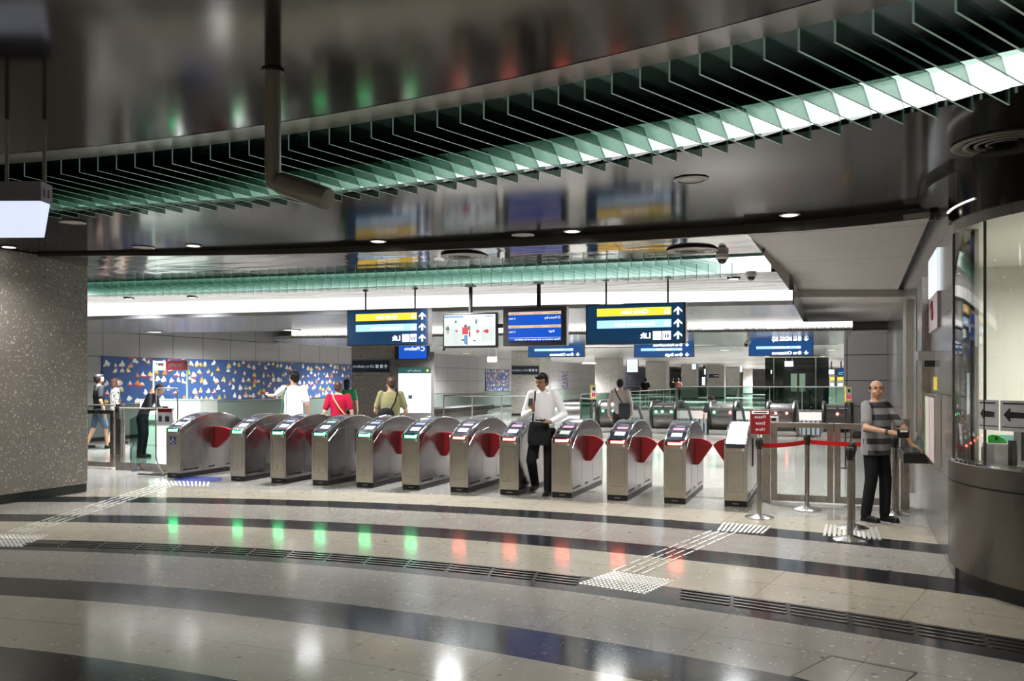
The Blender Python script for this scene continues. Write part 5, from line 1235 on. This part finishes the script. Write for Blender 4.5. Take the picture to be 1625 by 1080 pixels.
# taupe cylinder on a pole, close to the camera
p = at(433, 112, 3.3); t = thing('hanging_cylinder', 'taupe cylindrical speaker tilted on a thick ceiling pole in the foreground', 'ceiling speaker', (p.x, p.y, 0), YAW)
S = p.x * -sin(YAW) + p.y * cos(YAW); k = S / FPX
mb = MB(); zb = CAM_H + (HZ - 282) * k; mb.lathe([(.042, zb), (.044, zb + .05), (.043, 3.3)], 20); mb.build('pole', 'tube_grey', t, smooth=40)
mb = MB(); mb.lathe([(.06, 3.29), (.06, 3.3)], 24); mb.build('ceiling_collar', 'dark', t)
mb = MB(); zj = CAM_H + (HZ - 290) * k; mb.tube([(0, 0, zb + .02), (0, 0, zj), (.03, -.01, zj - .015), (.07, -.01, zj - .02)], [.044, .04, .04, .035], 14); mb.build('elbow_joint', 'tube_grey', t, smooth=40)
a_ = Vector(((446 - 433) * k, -.01, CAM_H + (HZ - 291) * k)); b_ = Vector(((528 - 433) * k, -.12, CAM_H + (HZ - 324) * k)); mb = MB(); d_ = (b_ - a_).normalized()
mb.tube([a_ - d_ * .0, a_ + d_ * .004, a_ + d_ * .01, b_ - d_ * .01, b_], [.052, .06, .062, .062, .058], 24); mb.build('cylinder_body', 'tube_grey', t, smooth=30)
# hanging light box at the left edge
D = 5.35; lat = lambda u: (u - 812.5) / FPX * D; p = pd(0, D); t = thing('hanging_light_box', 'white glowing light box with grey housing hanging at the left edge, nearest the camera', 'sign', pd(65, D), YAW + R(-1))
zz = lambda v, D_=D: CAM_H + (HZ - v) / FPX * D_
x0 = -.62; mb = MB(); mb.bx(x0, 0, 0, .13, zz(318), zz(287)); mb.build('housing', 'exit_box', t, bevel=.003)
mb = MB(); for_ = [(x0 + .03, .02), (-.015, .02)]; z1_, z0_ = zz(318), zz(373)
V = [(x0 + .02, .01, z1_), (-.01, .01, z1_), (-.01, .12, z1_), (x0 + .02, .12, z1_), (x0 + .04, .04, z0_), (-.03, .04, z0_), (-.03, .09, z0_), (x0 + .04, .09, z0_)]
mb.add(V, [(0, 1, 5, 4), (1, 2, 6, 5), (2, 3, 7, 6), (3, 0, 4, 7), (4, 5, 6, 7), (0, 3, 2, 1)]); mb.build('glowing_panel', 'exit', t, bevel=.002)
for y in (.035, .085):
    mb = MB(); mb.bx(-.001, .002, y - .008, y + .008, zz(310), zz(297)); mb.build('end_slot', 'ink', t)
for x in (-.012, -.26):
    mb = MB(); mb.lathe([(.012, zz(288)), (.012, 3.3)], 10, (x, .06, 0)); mb.build('hanging_rod', 'tube_grey', t, smooth=40)

# ------------------------------------------------------------------ people
def skinned(mb, name, m, parent, voxel=.01, smooth=6, it=True):
    """fuse overlapping volumes into one continuous surface"""
    me = mb.mesh('t', []); ob = bpy.data.objects.new('t', me); COL.objects.link(ob)
    bm = bmesh.new(); bm.from_mesh(me); bmesh.ops.recalc_face_normals(bm, faces=bm.faces); bm.to_mesh(me); bm.free()
    a = ob.modifiers.new('r', 'REMESH'); a.mode = 'VOXEL'; a.voxel_size = voxel
    b = ob.modifiers.new('s', 'SMOOTH'); b.factor = .5; b.iterations = smooth
    bpy.context.view_layer.update()
    out = bpy.data.meshes.new_from_object(ob.evaluated_get(bpy.context.evaluated_depsgraph_get()))
    bpy.data.objects.remove(ob); bpy.data.meshes.remove(me)
    out.name = name; out.materials.clear(); out.materials.append(M[m] if isinstance(m, str) else m); out.shade_smooth()
    o = bpy.data.objects.new(name, out); COL.objects.link(o); o.parent = parent; return o
def V3(*a): return Vector(a)
def hand(mb, wrist, d, n, size=1, curl=.5, spread=1):
    """palm and five bent fingers; d = pointing direction, n = palm-side normal (fingers close towards it)"""
    d = d.normalized(); n = (n - d * n.dot(d)).normalized(); s = d.cross(n); k = size
    for q in (-.026, -.009, .009, .026):
        mb.cap(wrist + s * q * .55 * k, wrist + d * .082 * k + s * q * k, .0145 * k, .0125 * k, 8)
    for q, L_, c in ((-.031, .062, 1.15), (-.0105, .074, 1), (.0105, .079, .95), (.031, .071, .9)):
        p = wrist + d * .086 * k + s * q * k * spread; a = curl * c
        for f, (seg, r0, r1) in enumerate(((.45, .0098, .009), (.32, .009, .0083), (.23, .0083, .007))):
            e = (d * cos(a * (f + .6)) + n * sin(a * (f + .6))); q2 = p + e * L_ * seg * k; mb.cap(p, q2, r0 * k, r1 * k, 8); p = q2
    p = wrist + s * .028 * k + d * .02 * k; q2 = p + (s * .7 + d * .6 + n * .35).normalized() * .042 * k; mb.cap(p, q2, .013 * k, .011 * k, 8); mb.cap(q2, q2 + (d * .8 + n * .5 + s * .1).normalized() * .032 * k, .0105 * k, .0085 * k, 8)
def person(label, loc, rz, H=1.7, skin='skin', hair='hair', top='shirt_white', bottom='trousers', shoes='shoe', sleeve='short', leg='long',
           rh=None, lh=None, re=None, le=None, rf=(-.1, 0, 0), lf=(.1, 0, 0), rk=None, lk=None, head=(0, 0, 0), headrz=0, bald=False, hairlong=0, face=False,
           voxel=.009, palms=None, lean=0, bulk=1.0, collar=False, z0=0, name='person', hem=.86, curl=.5):
    t = thing(name, label, 'person', (loc[0], loc[1], z0), rz); k = H / 1.7
    P = lambda x, y, z: V3(x * k, (y - lean * max(0, z - .95)) * k, z * k)
    rh = V3(*rh) if rh else V3(-.27, -.06, .84); lh = V3(*lh) if lh else V3(.27, -.06, .84)       # wrists
    re = V3(*re) if re else V3(-.265, .03, 1.1); le = V3(*le) if le else V3(.265, .03, 1.1)
    sh = [P(-.175, .0, 1.395), P(.175, .0, 1.395)]
    el = [V3(*(re * k)), V3(*(le * k))]; wr = [V3(*(rh * k)), V3(*(lh * k))]
    hip = [P(-.09, 0, .9), P(.09, 0, .9)]
    ft = [V3(*rf) * k, V3(*lf) * k]
    kn = []
    for i, (f, o) in enumerate(((ft[0], rk), (ft[1], lk))):
        kn.append(V3(*o) * k if o else (hip[i] + (f + V3(0, .02, .08))) / 2 + V3(0, -.035, .02) * k)
    ank = [f + V3(0, .03, .085) * k for f in ft]
    # one continuous body
    b = MB(); B = bulk
    b.loft([(P(0, .0, .84), .13 * k * B, .085 * k * B), (P(0, .0, .93), .155 * k * B, .1 * k * B), (P(0, 0, 1.05), .135 * k * B, .09 * k * B), (P(0, 0, 1.2), .15 * k * B, .1 * k * B), (P(0, 0, 1.33), .165 * k, .095 * k), (P(0, .005, 1.41), .12 * k, .07 * k), (P(0, .01, 1.46), .055 * k, .055 * k)])
    for i in (0, 1):
        b.cap(sh[i], el[i], .05 * k, .04 * k); b.cap(el[i], wr[i], .04 * k, .026 * k)
        b.cap(hip[i], kn[i], .085 * k, .056 * k); b.cap(kn[i], ank[i], .056 * k, .036 * k)
        f = ft[i]; b.cap(f + V3(0, .04, .035) * k, f + V3(0, -.11, .025) * k, .034 * k, .027 * k)
    HC = P(0, -.012, 1.586) + V3(*head) * k; RH = Matrix.Translation(HC) @ Matrix.Rotation(headrz, 4, 'Z') @ Matrix.Rotation(-head[1] * 9, 4, 'X')
    b.cap(P(0, .008, 1.4), HC + V3(0, .02, -.06) * k, .053 * k, .05 * k)
    def E(c, r, mb=b, rx=0): mb.ell((0, 0, 0), tuple(q * k for q in r), 16, 12, RH @ Matrix.Translation(V3(*c) * k) @ Matrix.Rotation(rx, 4, 'X'))
    E((0, .012, .022), (.077, .094, .089)); E((0, -.018, -.03), (.065, .07, .072)); E((0, -.045, -.07), (.034, .034, .03))
    E((0, -.088, -.012), (.012, .018, .02)); E((0, -.082, .006), (.009, .012, .024)); E((0, -.072, .034), (.046, .018, .014))
    for s in (-1, 1): E((s * .073, .008, -.008), (.01, .018, .028)); E((s * .036, -.062, -.03), (.022, .02, .022))
    E((0, -.075, -.052), (.024, .014, .012))
    pal = palms or ((V3(.3, -.2, -1), V3(1, 0, 0)), (V3(-.3, -.2, -1), V3(-1, 0, 0)))
    for i in (0, 1):
        d, n = pal[i]; dd = V3(*d).normalized()
        b.cap(wr[i], wr[i] + dd * .02 * k, .026 * k, .024 * k); 
        hand(b, wr[i] + dd * .012 * k, dd, V3(*n), k * .95, curl)
    skinned(b, 'body', skin, t, voxel * .62 if face else voxel, 3)
    # hair
    h = MB()
    def EH(c, r): h.ell((0, 0, 0), tuple(q * k for q in r), 16, 12, RH @ Matrix.Translation(V3(*c) * k))
    if bald:
        EH((0, .05, .005), (.08, .072, .066)); [EH((s * .062, .018, .02), (.024, .052, .038)) for s in (-1, 1)]
    else:
        EH((0, .034, .04), (.086, .092, .09)); EH((0, -.035, .085), (.07, .055, .036)); EH((0, .055, -.015), (.076, .064, .075)); [EH((s * .062, .02, .01), (.024, .045, .05)) for s in (-1, 1)]
        if hairlong: EH((0, .06, -.06), (.075, .05, .09 + hairlong)); [EH((s * .06, .01, -.04), (.022, .05, .08)) for s in (-1, 1)]
    skinned(h, 'hair', hair, t, voxel * .9, 2)
    if face:
        for s in (-1, 1):
            e = MB(); e.ell((0, 0, 0), (.011 * k, .006 * k, .0045 * k), 10, 6, RH @ Matrix.Translation(V3(s * .031, -.0855, .012) * k)); e.build('eye', 'eye', t, smooth=60)
            e = MB(); e.ell((0, 0, 0), (.018 * k, .005 * k, .0035 * k), 10, 6, RH @ Matrix.Translation(V3(s * .033, -.091, .036) * k)); e.build('eyebrow', 'hair', t, smooth=60)
        e = MB(); e.ell((0, 0, 0), (.022 * k, .006 * k, .005 * k), 10, 6, RH @ Matrix.Translation(V3(0, -.0925, -.053) * k)); e.build('mouth', 'lip', t, smooth=60)
    # shirt
    c = MB(); g = .014 * k; hz = hem
    c.loft([(P(0, .0, hz), .17 * k * B, .115 * k * B), (P(0, 0, 1.0), .165 * k * B, .115 * k * B), (P(0, 0, 1.1), .16 * k * B, .112 * k * B), (P(0, 0, 1.22), .17 * k * B, .118 * k * B), (P(0, 0, 1.34), .185 * k, .108 * k), (P(0, .0, 1.405), .15 * k, .082 * k), (P(0, .008, 1.445), .07 * k, .066 * k)])
    for i in (0, 1):
        if sleeve == 'long': c.cap(sh[i], el[i], .066 * k, .055 * k); c.cap(el[i], el[i].lerp(wr[i], .93), .055 * k, .036 * k)
        else: c.cap(sh[i], sh[i].lerp(el[i], .72), .068 * k, .062 * k)
    sobj = skinned(c, 'shirt', top, t, voxel, 5)
    if collar:
        for s in (-1, 1):
            e = MB(); e.prism([P(s * .062, .02, 1.475), P(s * .066, -.05, 1.455), P(s * .055, -.09, 1.405), P(s * .012, -.085, 1.43), P(s * .03, -.055, 1.46)], (0, -.006, .002)); e.build('collar', top, sobj, bevel=.002)
    # trousers or shorts
    c = MB(); c.loft([(P(0, 0, .82), .16 * k * B, .112 * k), (P(0, 0, .93), .163 * k * B, .11 * k * B), (P(0, 0, .99), .15 * k * B, .103 * k * B)])
    for i in (0, 1):
        c.cap(hip[i] + V3(0, 0, -.02), kn[i], .097 * k, .075 * k)
        if leg == 'long': c.cap(kn[i], ank[i] + V3(0, .0, .0) * k, .075 * k, .062 * k)
        elif leg == 'short': pass
    skinned(c, 'trousers' if leg == 'long' else 'shorts', bottom, t, voxel, 5)
    for i in (0, 1):
        f = ft[i]; c = MB(); c.cap(f + V3(0, .045, .042) * k, f + V3(0, -.125, .03) * k, .044 * k, .034 * k); c.bx(f.x - .04 * k, f.x + .04 * k, f.y - .15 * k, f.y + .08 * k, f.z + .0, f.z + .02); skinned(c, 'shoe', shoes, t, voxel * .8, 2)
    return t
def toloc(t_loc, rz, w):
    d = Vector((w[0] - t_loc[0], w[1] - t_loc[1], 0)); c, s = cos(-rz), sin(-rz); return (d.x * c - d.y * s, d.x * s + d.y * c, w[2])

# the man walking through the gates
wl = (-3.70, 11.08)
person('man in a white long-sleeved shirt and black trousers walking through the gates, looking at his phone', wl, R(4), 1.70, 'skin_tan', face=True, sleeve='long', collar=True,
       rh=(-.06, -.31, 1.19), re=(-.27, -.02, 1.10), lh=(.17, -.27, 1.03), le=(.29, .03, 1.12), rf=(-.17, .16, .03), lf=(.09, -.12, 0), rk=(-.15, -.1, .48), lk=(.095, -.06, .49),
       head=(-.012, -.035, -.01), headrz=R(-18), palms=((V3(-.1, -.35, 1), V3(-.2, .9, .3)), (V3(-1, -.35, -.02), V3(0, -.25, 1))), voxel=.009, curl=.75, hem=.93)['label'] = 'man in a white long-sleeved shirt and black trousers passing the gates with a phone'
t = thing('smartphone', 'dark phone held up in the walking man\'s hand', 'phone', (wl[0] - .06, wl[1] - .375, 1.30), R(4)); mb = MB(); mb.box((0, 0, 0), (.06, .01, .115), 0, Matrix.Rotation(R(-30), 4, 'X')); mb.build('case', 'black', t, bevel=.003); mb = MB(); mb.box((0, .006, .002), (.05, .001, .1), 0, Matrix.Rotation(R(-30), 4, 'X')); mb.build('screen', 'black_glass', t)
t = thing('wallet', 'dark wallet in the walking man\'s lower hand', 'wallet', (wl[0] + .06, wl[1] - .32, 1.052), R(12)); mb = MB(); mb.box((0, 0, 0), (.13, .075, .018)); mb.build('leather', 'bag_black', t, bevel=.005)
t = thing('shoulder_bag', 'black cloth bag hanging in front of the walking man', 'bag', (wl[0] - .0, wl[1] - .18, 0), R(4))
mb = MB(); mb.loft([((0, 0, .70), .15, .04), ((0, 0, .73), .17, .05), ((0, 0, .86), .165, .05), ((0, 0, 1.0), .14, .035), ((-.02, 0, 1.02), .13, .02)]); mb.build('pouch', 'bag_black', t, smooth=50)
mb = MB(); mb.tube([(-.1, -.005, .98), (-.085, -.0, 1.12), (-.075, .015, 1.28), (-.07, .05, 1.39), (-.09, .12, 1.44), (-.11, .2, 1.43)], .012, 6); mb.build('strap', 'bag_black', t, smooth=40)

# the man in the striped shirt at the office window
sl = (.55, 10.3); rz = R(52); L_ = lambda *w: toloc(sl, rz, w)
person('man in a grey and black striped T-shirt and black trousers standing at the office window', sl, rz, 1.60, 'skin', face=True, top='stripes', bald=True, bulk=1.24,
       re=tuple(c / (1.60 / 1.7) for c in L_(.44, 10.02, 1.07)), rh=tuple(c / (1.60 / 1.7) for c in L_(.66, 9.92, 1.035)), le=tuple(c / (1.60 / 1.7) for c in L_(.86, 10.35, 1.04)), lh=tuple(c / (1.60 / 1.7) for c in L_(.925, 10.36, .88)),
       rf=(-.11, .03, 0), lf=(.1, -.08, 0), headrz=R(-44), head=(0, 0, 0), hem=.80, palms=((V3(.55, -.75, -.15), V3(.3, .2, -.5)), (V3(.3, -.9, -.55), V3(0, 0, -1))), voxel=.009, curl=.35)
t = thing('wrist_watch', 'black watch on the striped-shirt man\'s near wrist', 'watch', (.645, 9.925, 1.037)); mb = MB(); mb.lathe([(.033, -.012), (.036, 0), (.033, .012)], 16); o = mb.build('strap', 'black', t, smooth=40); o.rotation_euler = (R(90), 0, R(65)); mb = MB(); mb.ell((0, -.034, 0), (.014, .006, .014)); mb.build('watch_face', 'silver', t)
t = thing('purse', 'small black purse held open by the striped-shirt man', 'purse', (.80, 9.9, 1.02), R(20)); mb = MB(); mb.box((0, 0, 0), (.12, .03, .09)); mb.build('case', 'bag_black', t, bevel=.006); mb = MB(); mb.box((0, -.017, .03), (.08, .004, .022)); mb.build('card', 'white', t)

# people beyond the gates, seen from behind
def back(label, u, D, **k):
    p = pd(u, D); return person(label, (p.x, p.y), k.pop('rz', pi + YAW), **k), p
_, p = back('man in a white polo shirt beyond the gates, one arm reaching out to the left', 466, 15.4, rz=R(195), H=1.76, top='polo', le=(.36, -.05, 1.27), lh=(.52, -.18, 1.26), palms=((V3(.3, -.2, -1), V3(1, 0, 0)), (V3(.7, -.7, .2), V3(0, 0, 1))), headrz=R(60), bulk=1.05, voxel=.011)
t = thing('green_strap_bag', 'dark green strap and satchel on the polo-shirted man\'s shoulder', 'bag', (p.x, p.y, 0), R(195)); mb = MB(); mb.tube([(.12, -.11, 1.2), (.115, -.11, 1.36), (.11, -.03, 1.48), (.12, .1, 1.44), (.15, .135, 1.3), (.17, .14, 1.1), (.2, .13, .95)], [.018] * 7, 6); mb.build('strap', mat('green_webbing', (.03, .12, .05), .7), t); mb = MB(); mb.ell((.23, .1, .85), (.06, .13, .12)); mb.build('pouch', 'bag_black', t, smooth=40)
_, p = back('woman in a crimson T-shirt with short brown hair beyond the gates', 537, 15.2, rz=R(205), H=1.58, skin='skin_pale', top='red_cloth', hair='hair_brown', hairlong=.0, bulk=.95, voxel=.011)
t = thing('tan_strap', 'tan bag strap crossing the crimson T-shirt', 'bag strap', (p.x, p.y, 0), R(205)); mb = MB(); mb.tube([(.1, .06, 1.36), (.07, .118, 1.27), (-.03, .13, 1.1), (-.14, .1, .96)], [.013] * 4, 6); mb.build('strap', 'tan_strap', t)
t = thing('waist_bag', 'black bag on the hip of the olive-shirted man', 'bag', (0, 0, 0)); _, p = back('man in an olive T-shirt looking at the pillar, beyond the gates', 620, 14.7, rz=R(200), H=1.65, top='olive', hair='hair_brown', bulk=1.08, re=(-.28, -.02, 1.08), rh=(-.2, -.2, 1.0), le=(.28, -.02, 1.08), lh=(.2, -.2, 1.0), headrz=R(40), voxel=.011)
t.location = (p.x, p.y, 0); t.rotation_euler.z = R(200); mb = MB(); mb.ell((.06, .15, 1.0), (.15, .05, .12)); mb.build('pouch', 'bag_black', t, smooth=40); mb = MB(); mb.tube([(-.02, .13, 1.08), (-.1, .135, 1.22), (-.13, .09, 1.36), (-.1, .02, 1.46)], .014, 6); mb.build('strap', 'bag_black', t)
back('person in a green top with dark hair beside the dark pillar', 550.5, 21.0, H=1.62, top='green_cloth', hairlong=.05, voxel=.016)
_, p = back('man in a grey-brown shirt with a black shoulder bag heading to the escalators', 984, 19.0, rz=R(190), H=1.62, skin='skin_tan', top='grey_cloth', voxel=.013, sleeve='long')
t = thing('shoulder_bag', 'black shoulder bag on the man heading to the escalators', 'bag', (p.x, p.y, 0), R(190)); mb = MB(); mb.bx(-.24, .02, .13, .22, .74, 1.08); mb.build('pouch', 'bag_black', t, bevel=.02); mb = MB(); mb.tube([(-.08, .15, 1.05), (.05, .13, 1.25), (.12, .06, 1.42)], .014, 6); mb.build('strap', 'bag_black', t)
back('person in a black top riding down the escalator, only the upper body in view', 1130, 26.8, H=1.66, top='black_cloth', z0=-.56, voxel=.016)
back('man in a black T-shirt and denim shorts walking behind the fence at left', 157, 19.4, rz=R(150), H=1.74, top='black_cloth', bottom='denim', leg='short', rf=(-.1, -.18, 0), lf=(.1, .2, .02), voxel=.014)
_, p = back('woman in a black and white print blouse and khaki shorts behind the fence at left', 183, 20.6, rz=R(150), H=1.65, skin='skin_pale', top='zebra', hair='hair_brown', bottom='khaki', leg='short', hairlong=.04, rf=(-.1, .16, 0), lf=(.1, -.18, 0), voxel=.014)
t = thing('hand_bag', 'tan bag between the two people walking behind the fence', 'bag', (p.x - .22, p.y - .2, 0), R(150)); mb = MB(); mb.bx(-.13, .13, -.05, .05, .92, 1.0); mb.build('pouch', 'tan_strap', t, bevel=.015); mb = MB(); mb.tube([(-.1, 0, 1.0), (-.05, 0, 1.25), (.05, 0, 1.25), (.1, 0, 1.0)], .012, 6); mb.build('strap', 'tan_strap', t)
back('person in a dark jacket bending over the white service counter', 226, 17.2, rz=R(112), H=1.56, skin='skin_tan', top='black_cloth', sleeve='long', lean=.5, head=(0, -.06, -.06), re=(-.26, -.25, 1.1), rh=(-.2, -.5, 1.12), le=(.26, -.25, 1.1), lh=(.2, -.5, 1.12), voxel=.014)
for u, D, m, lab in ((1024, 50, 'black_cloth', 'far person in black seen between two pillars, leftmost'), (1067.5, 60, 'black_cloth', 'far person in black next to one in rust brown'), (1076, 60, mat('rust_cloth', (.25, .07, .03), .8), 'far person in rust brown between the pillars')):
    back(lab, u, D, H=1.72, top=m, voxel=.03)
